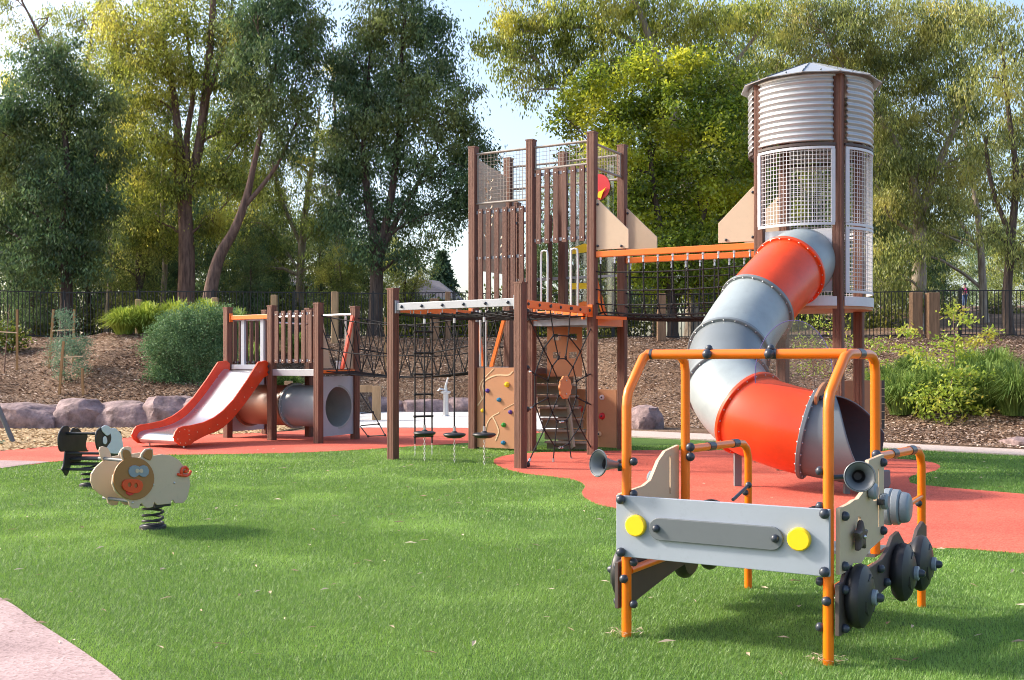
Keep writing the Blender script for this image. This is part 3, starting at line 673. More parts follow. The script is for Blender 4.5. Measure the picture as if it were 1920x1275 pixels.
# web net B - P3
nd = (P[3] - B_).normalized(); nn3 = V((nd.y, -nd.x, 0))
wz = lambda x, y: zp(x, y, B_, nd, nn3, 0)
web = thing('web_net', wz(1185, 640), 'upright spider web rope net with an orange flower disc at its centre', 'rope net')
q = MB(); T = {}
lines = [[(970, 235), (1070, 450), (1125, 560), (1165, 650)], [(1390, 275), (1303, 465), (1255, 565), (1215, 645)], [(1110, 185), (1135, 365), (1165, 500)], [(1240, 200), (1228, 370), (1210, 500)],
         [(985, 585), (1020, 612), (1097, 648)], [(985, 830), (1022, 800), (1097, 760)], [(1395, 597), (1343, 618), (1278, 655)], [(1395, 812), (1345, 790), (1277, 755)],
         [(970, 1175), (1075, 958), (1125, 850), (1165, 745)], [(1380, 1090), (1297, 940), (1252, 840), (1218, 745)], [(1133, 1140), (1155, 908)], [(1245, 1140), (1215, 905)], [(1097, 648), (1097, 760)]]
rings = [[(1125, 560), (1163, 512), (1210, 512), (1256, 565), (1278, 655), (1277, 755), (1252, 840), (1215, 900), (1155, 903), (1125, 850), (1097, 760), (1097, 648)],
         [(1070, 450), (1135, 363), (1228, 370), (1303, 465), (1338, 610), (1340, 790), (1297, 940), (1225, 1048), (1178, 1070), (1140, 1060), (1075, 958), (1018, 800), (1016, 612)]]
for l in lines:
    q.tube([wz(*p) for p in l], .0105, 6)
    for p in l[1:]: q.ball(wz(*p), .022, 7)
for r_ in rings:
    c = [wz(*p) for p in r_]; q.tube(c + [c[0]], .0105, 6)
    for p in c: q.ball(p, .022, 7)
q.build('rope', M['rope'], web)
bolts(web, [wz(x, y) for x, y in ((968, 215), (968, 570), (968, 830), (970, 1178), (1393, 268), (1395, 580), (1395, 812), (1110, 180), (1240, 195))], .04, 'black', 'anchor_cap')
q = MB()
for a, b in (((985, 590), (992, 596)), ((985, 824), (994, 820)), ((978, 1160), (986, 1143)), ((1133, 1140), (1133, 1165)), ((1245, 1132), (1247, 1155)), ((1390, 285), (1384, 296)), ((1175, 908), (1195, 908)), ((1170, 1070), (1190, 1070))): q.tube([wz(*a), wz(*b)], .017, 8)
q.build('ferrule', M['steel'], web)
fl_ = [((1 + .05 * math.cos(10 * t)) * .165 * math.cos(t), (1 + .05 * math.cos(10 * t)) * .168 * math.sin(t)) for t in [2 * math.pi * i / 60 for i in range(60)]]
dc = wz(1195, 692); dd = one(lambda q: q.slab([(x * 1.25, y) for x, y in fl_], dc + nn3 * .03, nd, V((0, 0, 1)), .03), 'flower_disc', mat('terracotta_disc', (.62, .24, .08), .5), web, bevel=.004)
bolts(dd, [dc + nn3 * .05 + V((0, 0, .1)), dc + nn3 * .05 - V((0, 0, .1))], .014, 'steel', 'screw')
# hanging step pods
def chain(q, a, b, r=.012):
    L = (b - a).length; n = max(2, int(L / .034))
    for i in range(n):
        c = a.lerp(b, (i + .5) / n); u = V((1, 0, 0)) if i % 2 else V((0, 1, 0)); pts = []
        for k in range(8):
            t = 2 * math.pi * k / 8; pts.append(c + u * r * math.cos(t) + V((0, 0, 1)) * .023 * math.sin(t))
        q.tube(pts, .0035, 4, closed=True)
for i, (px, gy_, py, lab) in enumerate(((796, 866, 812, 'leftmost of the three hanging black step pods, in front of the rope ladder'), (852, 868.6, 815, 'middle of the three hanging black step pods under the net'), (908, 874, 815, 'rightmost of the three hanging black step pods, before the climbing panel'))):
    g = G(px, gy_); t = thing('hanging_step', g, lab, 'step pod', 'black pods hanging under the climbing frame'); z = EYE - (py - HZ) / F * g.y
    one(lambda q: q.lathe((g.x, g.y, z), (0, 0, 1), [(-.05, .0), (-.05, .05), (-.045, .1), (-.02, .15), (.0, .166), (.015, .16), (.025, .13), (.03, .05), (.05, .03), (.06, 0)], 24), 'step_pod', M['black'], t, smooth=True)
    one(lambda q: q.tube([at(g, z + .04), at(g, 2.15)], .012, 8), 'rope', M['rope'], t)
    q = MB(); chain(q, at(g, .0), at(g, z - .04)); q.build('chain', M['steel'], t)
    for zf in (z + .05, 2.02): one(lambda q: q.tube([at(g, zf), at(g, zf + .07)], .02, 8), 'ferrule', M['steel'], t)
# rope ladder
ga, gb = V((-1.49, 16.8, 0)), V((-1.24, 16.9, 0)); gb = GX(810, 17.0); ga = GX(778, 16.85)
lad = thing('rope_ladder', (ga + gb) / 2, 'black rope ladder with seven rungs hanging behind the leftmost step pod', 'rope ladder')
one(lambda q: [q.tube([at(g, .2), at(g, 2.18)], .012, 8) for g in (ga, gb)], 'rope', M['rope'], lad)
for z in (1.93, 1.60, 1.27, .96, .62, .31): one(lambda q: (q.tube([at(ga, z), at(gb, z)], .016, 8), q.ball(at(ga, z), .026, 8), q.ball(at(gb, z), .026, 8)), 'rung', M['rope'], lad, smooth=True)
q = MB(); [chain(q, at(g, 0), at(g, .2)) for g in (ga, gb)]; q.build('chain', M['steel'], lad)

# ------------------------------------------------------------------ small tower
Q = {1: V((-5.457, 21.0, 0)), 2: V((-4.457, 20.3, 0)), 3: V((-3.463, 19.56, 0)), 4: V((-2.95, 20.55, 0)), 5: V((-3.95, 21.3, 0)), 6: V((-4.95, 22.0, 0))}
sm = thing('small_play_tower', (-4.2, 20.7, 0), 'low brown slatted play tower with the orange slide and a crawl tunnel', 'play tower')
dq = (Q[3] - Q[1]).normalized(); nq = V((dq.y, -dq.x, 0))
for i in Q: post(sm, Q[i], 2.50 if i != 3 else 2.51, d=dq)
deck(sm, [Q[1], Q[3], Q[4], Q[6]], 1.33)
one(lambda q: q.bar(at(Q[2], 1.27) + nq * .03 + dq * .07, at(Q[3], 1.27) + nq * .03 - dq * .07, .04, .12), 'deck_beam', M['silver'], sm, bevel=.004)
one(lambda q: q.bar(at(Q[3], 1.29) + (Q[4] - Q[3]).normalized() * .07 + V((.03, 0, 0)), at(Q[4], 1.29) - (Q[4] - Q[3]).normalized() * .07 + V((.03, 0, 0)), .04, .06), 'deck_beam', M['beam_orange'], sm)
planks(sm, Q[2], Q[3], 1.44, 2.40, 6, (2.34, 1.49), wd=.095)
beam(sm, Q[1] + dq * .02, Q[2], 2.31, 'beam_orange', 0, .045, .085, gap=.06)
for s in (.38, .92):
    one(lambda q: q.bar(at(Q[1] + dq * s - nq * .06, 1.35), at(Q[1] + dq * s - nq * .06, 2.3), .05, .09, up=dq), 'gate_stile', M['grey_panel'], sm)
one(lambda q: q.bar(at(Q[1] + dq * .12 - nq * .02, 1.37), at(Q[1] + dq * 1.05 - nq * .02, 1.37), .06, .09), 'slide_sill', M['grey_panel'], sm)
one(lambda q: q.bar(at(Q[1] + dq * .06 - nq * .08, 2.27), at(Q[2] - nq * .08, 2.27), .03, .05), 'slat_rail', M['grey_panel'], sm)
planks(sm, Q[1], Q[6], 1.40, 2.36, 6, (2.3, 1.46), wd=.085)
rail(sm, Q[6], Q[5], 2.36, .022, m='steel')
rail(sm, Q[5], Q[4], 2.36, .022, m='steel'); rail(sm, Q[2], Q[5], 2.2, .015, m='steel')
one(lambda q: q.tube([at(Q[5].lerp(Q[4], .8), 1.3), at(Q[5].lerp(Q[4], .8), 2.36)], .02, 8), 'grab_hoop', M['steel'], sm)
d34 = (Q[4] - Q[3]).normalized(); n34 = V((d34.y, -d34.x, 0)); n34 = n34 if n34.x > 0 else -n34
one(lambda q: q.slab([(.06, 1.35), (.42, 1.35), (.34, 1.45), (.10, 2.28), (.06, 2.28)], Q[3], d34, V((0, 0, 1)), .02), 'cream_wing_panel', M['tan'], sm)
one(lambda q: q.slab([(.68, 1.35), (1.04, 1.35), (1.04, 2.3), (.98, 2.3)], Q[3], d34, V((0, 0, 1)), .02), 'cream_wing_panel', M['tan'], sm)
one(lambda q: q.bar(Q[3] + d34 * .66 + V((.03, 0, 1.33)), Q[3] + d34 * .99 + V((.03, 0, 2.32)), .05, .06), 'slanted_bar', M['slide_red'], sm)
# crawl tunnel
ct = at(Q[3].lerp(Q[4], .5), .64); L = 2.6
o1 = -dq
sec = [(.0, 1.12, 'tube_light', .385), (1.12, 2.4, 'tunnel_brown', .385)]
rect = [(.05, .12), (1.09, .12), (1.09, 1.2), (.05, 1.2)]
for (org, dirn) in ((Q[3], 1), (Q[1], 1)):
    one(lambda q: q.slab(rect, org + dq * (.0 if org is Q[3] else .0), (Q[4] - Q[3]).normalized(), V((0, 0, 1)), .025, [circ(.56, .64, .37, 40)[::-1]]), 'tunnel_panel', M['grey_panel'], sm)
for a, b, m, r in sec:
    one(lambda q: q.lathe(ct + o1 * (a - .01), o1, [(.0, r + .02 if a == 0 else r + .045), (.03, r + .02 if a == 0 else r + .045), (.03, r), (b - a - .05, r), (b - a - .05, r + .045), (b - a - .012, r + .045), (b - a - .012, r - .02), (0, r - .02), (.0, r + .02)], 40), 'tunnel_tube', M[m], sm, smooth=True)
q = MB()
for k in range(20):
    a = 2 * math.pi * k / 20; x, y = frame(o1); q.ball(ct + o1 * 1.06 + (x * math.cos(a) + y * math.sin(a)) * .41, .011, 6)
q.build('rivet', M['steel'], sm)
# orange slide
sl0 = V((-4.56, 20.22, 0)); sdir = V((-.45, -.893, 0)); swid = V((-.96, .60, 0)) * .92
prof = [(0, 1.49), (.10, 1.465), (.253, 1.13), (.42, .80), (.55, .61), (.66, .50), (.78, .43), (.92, .395), (1.02, .385), (1.07, .36), (1.1, .30), (1.12, .22), (1.1, .14), (1.05, .07), (.99, .05), (.93, .065), (.89, .11), (.80, .17), (.72, .215), (.63, .25), (.544, .315), (.433, .45), (.30, .67), (.143, .96), (.03, 1.17), (-.03, 1.22), (-.05, 1.3), (-.05, 1.44)]
prof = [(a * 2.1, b) for a, b in prof]
osl = thing('slide', at(sl0 + sdir * 1, 0), 'orange sided steel slide coming down from the small play tower', 'slide')
for k, o in enumerate((sl0, sl0 + swid)):
    sp = one(lambda q: q.slab(prof, o, sdir, V((0, 0, 1)), .035), 'side_panel', M['slide_red'], osl, bevel=.008)
    if k == 0:
        q = MB()
        for (a, b) in [(.18, 1.28), (.4, 1.0), (.6, .83), (.85, .62), (1.05, .47), (1.3, .37), (1.5, .31), (1.8, .27), (2.0, .30), (2.1, .33), (2.22, .3), (2.26, .18), (2.2, .11), (2.08, .1), (1.98, .15), (2.0, .24)]: q.ball(o + sdir * a + V((0, 0, b)) - swid.normalized() * .02, .010, 6)
        q.build('rivet', M['cream'], sp)
bed = [(-.05, 1.30), (.12, 1.26), (.55, .86), (.9, .57), (1.15, .42), (1.45, .32), (1.8, .27), (2.08, .25), (2.2, .21), (2.24, .14), (2.2, .08)]
bs = spline([V((a, 0, b)) for a, b in bed], 4)
q = MB(); vs = []
for p in bs:
    for k, w_ in enumerate((.018, .05, .12, .5, .88, .95, .982)):
        vs.append(sl0 + swid * w_ + sdir * p.x + V((0, 0, p.z + (.03 if k in (0, 6) else .012 if k in (1, 5) else 0))))
q.add(vs, [(i * 7 + k, i * 7 + k + 1, (i + 1) * 7 + k + 1, (i + 1) * 7 + k) for i in range(len(bs) - 1) for k in range(6)])
q.build('slide_bed', M['bed'], osl, smooth=True)
for w_ in (.1, .93): one(lambda q: q.tube([sl0 + swid * w_ + sdir * 2.0 + V((0, 0, -.02)), sl0 + swid * w_ + sdir * 2.0 + V((0, 0, .16))], .017, 8), 'foot', M['steel'], osl)
for z in (1.38, 1.27): bolts(osl, [sl0 + sdir * -.06 - swid.normalized() * .03 + V((0, 0, z))], .025)
# coffee cup on the sill
cp = W(634, 692, 20.0); cp.z = 1.335
tag(one(lambda q: q.lathe(cp, (0, 0, 1), [(0, 0), (0, .031), (.13, .043), (.132, .047), (.145, .046), (.15, .04), (.15, 0)], 16), 'takeaway_cup', M['white'], None, origin=cp, smooth=True), 'white takeaway cup standing on the orange sill of the small tower', 'cup')

# ------------------------------------------------------------------ zig-zag rope bridge between towers
rb = thing('rope_bridge', (-1.9, 19, 0), 'black zig-zag rope bridge between the small and the tall play tower', 'rope bridge')
def sag(a, b, za, zb, s, n): return [V((lerp(a.x, b.x, i / n), lerp(a.y, b.y, i / n), lerp(za, zb, i / n) - s * math.sin(math.pi * i / n))) for i in range(n + 1)]
for a, b in ((Q[3], P[1]), (Q[4], P[6])):
    q = MB(); N = 12; top = sag(a, b, 2.30, 2.22, .16, N); mid = sag(a, b, 1.72, 1.75, .17, N); inw = (V((.2, .35, 0)) if a is Q[3] else V((-.2, -.35, 0)))
    bot = [p + inw * .45 for p in sag(a, b, 1.30, 1.32, .12, N)]
    for l in (top, mid, bot): q.tube(l, .012, 6)
    for i in range(N):
        if i % 2 == 0: q.tube([top[i], bot[i + 1]], .010, 6); q.tube([top[i + 1], bot[i]], .010, 6) if i else None
        else: q.tube([top[i + 1], bot[i]], .010, 6); q.tube([top[i], bot[i + 1]], .010, 6)
    for p in top[1:-1:2] + bot[::2]: q.ball(p, .024, 7)
    q.build('rope_side', M['rope'], rb)
q = MB(); a = sag(Q[3], P[1], 1.30, 1.32, .12, 24); b = sag(Q[4], P[6], 1.30, 1.32, .12, 24)
for i in range(1, 24): q.tube([a[i] + V((.1, .16, 0)), b[i] - V((.1, .16, 0))], .011, 6)
q.build('rope_floor', M['rope'], rb)
sn = thing('rope_scramble_net', GX(705, 19.4), 'small slanted black rope net beside the crawl tunnel opening', 'rope net')
q = MB(); aa = [W(676, 738, 19.8), W(722, 816, 19.0)]; bb = [W(672, 740, 20.4), W(676, 812, 19.4)]
q.tube([W(676, 738, 19.8), W(700, 775, 19.4), W(722, 816, 19.0)], .011, 6); q.tube([W(676, 800, 19.6), W(690, 818, 19.3), W(722, 816, 19.0)], .011, 6)
q.tube([W(677, 775, 19.7), W(699, 773, 19.4)], .011, 6); q.tube([W(677, 798, 19.6), W(710, 795, 19.2)], .011, 6)
for p in (W(699, 773, 19.4), W(710, 795, 19.2), W(690, 818, 19.3), W(722, 816, 19.0)): q.ball(p, .024, 7)
q.build('rope', M['rope'], sn)
# ------------------------------------------------------------------ silo tower
C0 = V((4.36, 16.0, 0)); Sx = {1: V((3.58, 15.8, 0)), 2: V((4.54, 15.2, 0)), 3: V((5.14, 16.2, 0)), 4: V((4.18, 16.8, 0))}
silo = thing('silo_tower', C0, 'round corrugated silo tower with mesh walls and conical tin roof', 'play tower')
su = (Sx[2] - Sx[1]).normalized()
for i in Sx: post(silo, Sx[i], 5.44, d=su)
def ang(p): return math.atan2(p.y - C0.y, p.x - C0.x)
AN = {i: ang(Sx[i]) for i in Sx}
def arc(i, j, gap): 
    a, b = AN[i], AN[j]
    while b < a: b += 2 * math.pi
    return a + gap, b - gap
def cyl(r, a, z): return V((C0.x + r * math.cos(a), C0.y + r * math.sin(a), z))
for i, j in ((1, 2), (2, 3), (3, 4), (4, 1)):
    a, b = arc(i, j, R(7)); n = 26; zs = np.linspace(4.52, 5.42, 100); q = MB(); vs = []
    rr = [.872 + .0165 * math.sin(2 * math.pi * (z - 4.52) / .0818) for z in zs]
    for r_, z in zip(rr, zs): vs += [cyl(r_, lerp(a, b, k / n), z) for k in range(n + 1)]
    m = n + 1; q.add(vs, [(y * m + k, y * m + k + 1, (y + 1) * m + k + 1, (y + 1) * m + k) for y in range(len(zs) - 1) for k in range(n)])
    o = q.build('corrugated_sheet', M['wall_zinc'], silo, smooth=False); o.data.shade_smooth()
    md = o.modifiers.new('thick', 'SOLIDIFY'); md.thickness = .004
def arcbar(par, i, j, gap, r, z0, z1, th, m, name):
    a, b = arc(i, j, gap); n = 20; q = MB(); vs = []
    for k in range(n + 1):
        t = lerp(a, b, k / n); vs += [cyl(r, t, z0), cyl(r + th, t, z0), cyl(r + th, t, z1), cyl(r, t, z1)]
    q.add(vs, [(k * 4 + e, k * 4 + (e + 1) % 4, (k + 1) * 4 + (e + 1) % 4, (k + 1) * 4 + e) for k in range(n) for e in range(4)] + [(3, 2, 1, 0), (n * 4, n * 4 + 1, n * 4 + 2, n * 4 + 3)])
    return q.build(name, M[m], par)
for i, j in ((1, 2), (2, 3), (3, 4), (4, 1)):
    arcbar(silo, i, j, R(5), .845, 4.465, 4.50, .035, 'brown_panel', 'ring_beam'); arcbar(silo, i, j, R(5), .835, 5.425, 5.45, .04, 'steel', 'ring_beam')
def curved_mesh(i, j, z0, z1):
    a, b = arc(i, j, R(6)); q = MB(); r = .868; n = int((b - a) * r / .055)
    for k in range(n + 1):
        t = lerp(a + .05, b - .05, k / n); q.tube([cyl(r, t, z0 + .03), cyl(r, t, z1 - .03)], .004, 4)
    m = int((z1 - z0) / .055)
    for k in range(1, m):
        z = lerp(z0, z1, k / m); q.tube([cyl(r, lerp(a, b, e / 16), z) for e in range(17)], .004, 4)
    o = q.build('wire_mesh', M['wire'], silo)
    for z, h in ((z0, .035), (z1 - .035, .035)):
        f = arcbar(o, i, j, R(5.5), .862, z, z + h, .02, 'frame_white', 'panel_frame')
    for t in (a + .02, b - .02):
        c, s = math.cos(t), math.sin(t); one(lambda q: q.box(cyl(.872, t, (z0 + z1) / 2), V((c, s, 0)) * .013, V((-s, c, 0)) * .028, (0, 0, (z1 - z0) / 2 - .037)), 'panel_stile', M['frame_white'], o)
for i, j in ((1, 2), (2, 3), (3, 4)): curved_mesh(i, j, 3.36, 4.45)
for i, j in ((2, 3), (3, 4)): curved_mesh(i, j, 2.42, 3.34)
for i, j in ((1, 2), (2, 3), (3, 4)): arcbar(silo, i, j, R(4), .86, 2.24, 2.37, .03, 'frame_white', 'deck_fascia')
q = MB(); q.lathe(C0 + V((0, 0, 2.2)), (0, 0, 1), [(0, 0), (0, .87), (.12, .87), (.12, 0)], 40); q.build('deck', M['clay'], silo)
# roof: twelve facets
q = MB(); N = 12; rim = [cyl(1.0, 2 * math.pi * (k + .3) / N, 5.465) for k in range(N)]; ap = cyl(0, 0, 5.84); inn = [cyl(.10, 2 * math.pi * (k + .3) / N, 5.81) for k in range(N)]
q.add(rim + inn + [ap], [(k, (k + 1) % N, N + (k + 1) % N, N + k) for k in range(N)] + [(N + k, N + (k + 1) % N, 2 * N) for k in range(N)])
rf = q.build('roof', M['wall_zinc'], silo); md = rf.modifiers.new('t', 'SOLIDIFY'); md.thickness = .012
q = MB()
for k in range(N):
    q.tube([rim[k] + V((0, 0, .008)), inn[k] + V((0, 0, .004))], .007, 5)
    for t in (.12, .45): q.ball(rim[k].lerp(inn[k], t) + V((0, 0, .015)), .012, 6)
    q.ball(rim[k].lerp(rim[(k + 1) % N], .5).lerp(ap, .06) + V((0, 0, .016)), .014, 6)
q.build('roof_seam', M['mid_grey'], rf)
# front panel with the slide mouth
fn = V((su.y, -su.x, 0))
ctr = Sx[1].lerp(Sx[2], .5)
one(lambda q: q.slab([(.09, 2.45), (1.05, 2.45), (1.05, 3.33), (.09, 3.33)], Sx[1] + fn * .02, su, V((0, 0, 1)), .02, [circ(.60, 2.86, .42, 40)[::-1]]), 'slide_mouth_panel', M['frame_white'], silo)
wing(tower, P[3], bu); wing(tower, P[4], bu)
wing(silo, Sx[1], -bu); wing(silo, Sx[4], -bu)
# ------------------------------------------------------------------ net bridge
nbx = thing('net_bridge', (2.6, 17, 0), 'black net bridge hanging from two orange beams, leading to the silo', 'rope bridge')
ends = ((P[3], Sx[1]), (P[4], Sx[4])); lo = []
for k, (a, b) in enumerate(ends):
    d = (b - a).normalized(); inw = V((.49, .872, 0)) * (1 if k == 0 else -1)
    bm_ = one(lambda q: q.bar(at(a, 3.14) + d * .07, at(b, 3.14) - d * .07, .06, .095), 'beam', M['beam_orange'], nbx, bevel=.008)
    N = 10; q = MB(); hk = MB(); bot = []
    for i in range(N + 1):
        p = a.lerp(b, (i + .6) / (N + 1.2)); s = math.sin(math.pi * (i + .5) / (N + 1)); zb = 2.20 - .07 * s
        pts = [at(p, 3.03), at(p, 2.6) + inw * .01, at(p, 2.36) + inw * .03, at(p, zb + .06) + inw * .10, at(p, zb) + inw * .22]
        q.tube(spline(pts, 3), .0115, 6); bot.append(pts)
        one(lambda k_: k_.lathe(at(p, 2.99), (0, 0, 1), [(0, .008), (0, .016), (.05, .012), (.065, .007), (.065, .02), (.11, .02)], 8), 'hook', M['steel'], nbx)
    for z in (2.86, 2.58, 2.36):
        q.tube([at(a, z + .03)] + [at(a.lerp(b, (i + .6) / (N + 1.2)), z - .03 * math.sin(math.pi * i / N)) + inw * (.0 if z > 2.5 else .03) for i in range(N + 1)] + [at(b, z + .03)], .0115, 6)
        for i in range(N + 1): q.ball(at(a.lerp(b, (i + .6) / (N + 1.2)), z - .03 * math.sin(math.pi * i / N)), .021, 6)
    for off in (.10, .22):
        q.tube([at(a, 2.2) + inw * off] + [at(x[4], x[4].z + (.05 if off < .2 else 0)) - inw * (.22 - off) for x in bot] + [at(b, 2.2) + inw * off], .016, 6)
    q.build('rope_side', M['rope'], nbx); lo.append([x[4] for x in bot])
q = MB()
for i in range(len(lo[0])):
    for t in (0, .5):
        if i + t > len(lo[0]) - 1: continue
        a = lo[0][i].lerp(lo[0][min(i + 1, len(lo[0]) - 1)], t); b = lo[1][i].lerp(lo[1][min(i + 1, len(lo[0]) - 1)], t); q.tube([a, (a + b) / 2 - V((0, 0, .03)), b], .017, 6)
for t in (.2, .4, .6, .8): q.tube([lo[0][i].lerp(lo[1][i], t) - V((0, 0, .012)) for i in range(len(lo[0]))], .03, 6)
q.build('rope_floor', M['rope'], nbx)
one(lambda q: q.bar(at(P[3], 2.16) + bu * .02, at(P[3], 2.16) + bu * .5 + V((.1, .2, -.02)), .04, .05), 'slanted_bar', M['beam_orange'], nbx)

# ------------------------------------------------------------------ spiral tube slide
tb = thing('spiral_tube_slide', (3.2, 13.2, 0), 'orange and grey spiral tube slide winding down from the silo', 'tube slide')
path = [V((4.20, 15.68, 2.86)), V((4.07, 15.40, 2.86)), V((3.86, 15.08, 2.75)), V((3.52, 14.72, 2.46)), V((3.16, 14.38, 2.10)), V((2.87, 13.98, 1.76)), V((2.65, 13.52, 1.45)), V((2.59, 13.05, 1.13)),
        V((2.73, 12.64, .88)), V((3.02, 12.38, .745)), V((3.36, 12.20, .655)), V((3.68, 12.03, .60)), V((3.95, 11.88, .56))]
sp = spline(path, 14); RT = .468
acc = [0]
for a, b in zip(sp[:-1], sp[1:]): acc.append(acc[-1] + (b - a).length)
def at_path(p):
    i = min(range(len(sp)), key=lambda k: (sp[k] - p).length); return i
cuts = [0, 31, 53, 79, 96, 113, 139, len(sp) - 1]
mats = ['tube_light', 'slide_red', 'tube_light', 'tube_dark', 'tube_light', 'slide_red', 'tube_exit']
fcols = ['slide_red', 'tube_dark', 'tube_dark', 'tube_dark', 'slide_red', 'tube_exit']
NS = 48
def ringpts(i, r, n=NS):
    d = (sp[min(i + 1, len(sp) - 1)] - sp[max(i - 1, 0)]).normalized(); x = d.cross(V((0, 0, 1))).normalized(); y = x.cross(d).normalized()
    return [sp[i] + x * (r * math.cos(2 * math.pi * k / n)) + y * (r * math.sin(2 * math.pi * k / n)) for k in range(n)], d
for s in range(6):
    a, b = cuts[s], cuts[s + 1]; q = MB(); vs = []
    for i in range(a, b + 1): vs += ringpts(i, RT)[0]
    q.add(vs, [(i * NS + k, i * NS + (k + 1) % NS, (i + 1) * NS + (k + 1) % NS, (i + 1) * NS + k) for i in range(b - a) for k in range(NS)])
    o = q.build('tube_section', M[mats[s]], tb, smooth=True); md = o.modifiers.new('t', 'SOLIDIFY'); md.thickness = .012; md.offset = -1
for s in range(1, 7):
    i = cuts[s]; _, d = ringpts(i, RT); m = fcols[s - 1]
    x = d.cross(V((0, 0, 1))).normalized()
    prof_ = [(-.025, RT - .003), (-.025, RT + .045), (-.018, RT + .052), (.018, RT + .052), (.025, RT + .045), (.025, RT - .003)]
    o = one(lambda q: q.lathe(sp[i], d, prof_, NS, x), 'flange', M[m], tb, smooth=True)
    q = MB(); y = d.cross(x)
    for k in range(22):
        a = 2 * math.pi * (k + .5) / 22
        for e in (-1, 1): q.ball(sp[i] + (x * math.cos(a) + y * math.sin(a)) * (RT + .028) + d * .027 * e, .010, 6)
    q.build('rivet', M['steel'], o)
# open exit chute: the upper part of the tube is cut away obliquely
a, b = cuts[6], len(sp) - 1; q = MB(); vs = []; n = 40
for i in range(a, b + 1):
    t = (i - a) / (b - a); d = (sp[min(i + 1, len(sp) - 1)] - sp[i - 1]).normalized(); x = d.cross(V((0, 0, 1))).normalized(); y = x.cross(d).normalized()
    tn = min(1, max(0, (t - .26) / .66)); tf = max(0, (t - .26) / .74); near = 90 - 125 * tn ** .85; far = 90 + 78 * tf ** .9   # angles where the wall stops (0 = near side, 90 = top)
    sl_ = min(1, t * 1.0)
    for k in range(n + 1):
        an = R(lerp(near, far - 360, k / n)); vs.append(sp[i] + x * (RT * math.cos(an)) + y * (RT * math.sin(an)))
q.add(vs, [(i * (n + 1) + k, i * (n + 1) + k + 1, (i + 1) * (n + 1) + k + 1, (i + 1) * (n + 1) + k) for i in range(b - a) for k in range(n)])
o = q.build('exit_chute', [M['tube_exit'], mat('chute_painted_shade', (.065, .06, .072), .55, .1, 3, spec=.3)], tb, smooth=True); md = o.modifiers.new('t', 'SOLIDIFY'); md.thickness = .014; md.offset = -1; md.material_offset = 1  # no separate lining: inner faces darkened to stand in for the shade inside
ep = sp[-1]; ed = (sp[-1] - sp[-3]).normalized()
lp = [(-.3, .02), (-.2, .14), (.0, .19), (.2, .14), (.3, .02), (.22, -.06), (-.22, -.06)]
# flat lip at the very end
one(lambda q: q.slab([(-.07, .20), (-.085, .05), (-.05, -.0), (.05, -.0), (.075, .05), (.05, .2)], ep + V((.07, -.05, -.47)), V((.9, .3, 0)).normalized(), V((.1, 0, 1)), .05), 'exit_lip', M['mid_grey'], tb, bevel=.015)
# cream arc bracket and clear screen round the exit
i = cuts[6]; pr, d = ringpts(i, RT); x = d.cross(V((0, 0, 1))).normalized(); y = x.cross(d).normalized(); n = 18; vs = []
arcp = [(R(lerp(48, 150, k / n))) for k in range(n + 1)]
poly = [((RT + .13) * math.cos(t), (RT + .13) * math.sin(t)) for t in arcp] + [((RT + .0) * math.cos(t), (RT + .0) * math.sin(t)) for t in reversed(arcp)]
cb = one(lambda q: q.slab(poly, sp[i] + d * .05, x, y, .03), 'cream_arc_bracket', M['clay'], tb, bevel=.004)
bolts(cb, [sp[i] + d * .08 + (x * math.cos(t) + y * math.sin(t)) * (RT + .03) for t in (R(60), R(90), R(120), R(142))], .026, 'bolt')
sc0 = sp[i] - d * .12
ov = [(.42 * math.cos(t) - .10, .62 * math.sin(t) + .62) for t in [2 * math.pi * k / 40 for k in range(40)]]
cs = one(lambda q: q.slab(ov, sc0 + V((0, -.12, 0)), V((.75, -.2, 0)).normalized(), V((0, 0, 1)), .006), 'clear_screen', M['acrylic'], tb)
one(lambda q: q.tube([sc0 + V((0, -.12, 0)) + V((.75, -.2, 0)).normalized() * p[0] + V((0, 0, p[1])) for p in ov], .005, 5, closed=True), 'screen_edge', mat('violet_edge', (.12, .1, .3), .2), cs)
# supports
g = G(1383, 912); g.y = 12.75; g.x = GX(1383, 12.75).x
one(lambda q: q.bar(at(g, -.02), at(g, .62), .08, .08, up=(1, 0, 0)), 'support_leg', M['mid_grey'], tb)
q5 = V((3.68, 12.02, 0)); one(lambda q: q.bar(at(q5, -.02), at(q5, .12), .06, .06, up=(1, 0, 0)), 'support_leg', M['mid_grey'], tb)
# tall carrier posts of the slide
for (px, py, D, z1) in ((1467, 0, 14.6, 1.75),): pz = GX(px, D); post(tb, pz, z1, name='support_post')
# play boards below the silo at right
pb = thing('activity_board', GX(1595, 16.6), 'brown play board with a yellow cone shape under the silo', 'play board')
a0 = W(1582, 713, 16.5); a0.z = 0
b1 = one(lambda q: q.slab([(0, .35), (.62, .35), (.62, 1.18), (0, 1.18)], a0, V((.98, .2, 0)).normalized(), V((0, 0, 1)), .02), 'board', M['clay'], pb)
one(lambda q: q.slab([(.08, .65), (.20, 1.0), (.30, .65)], a0 + V((0, -.02, 0)), V((.98, .2, 0)).normalized(), V((0, 0, 1)), .012), 'inlay', M['yellow'], b1)
pb2 = thing('sorting_board', GX(1635, 17.5), 'dark brown grid board with small orange cones behind the orange pole', 'play board')
a0 = W(1617, 713, 17.3); a0.z = 0; b2 = one(lambda q: q.slab([(0, .4), (.36, .4), (.36, 1.17), (0, 1.17)], a0, V((1, .1, 0)), V((0, 0, 1)), .02), 'board', M['brown_panel'], pb2)
q = MB()
for z in (.55, .68, .8, .92, 1.04): q.box(a0 + V((.18, -.015, z)), (.17, 0, 0), (0, .004, 0), (0, 0, .005))
q.build('inlay', M['cream'], b2)
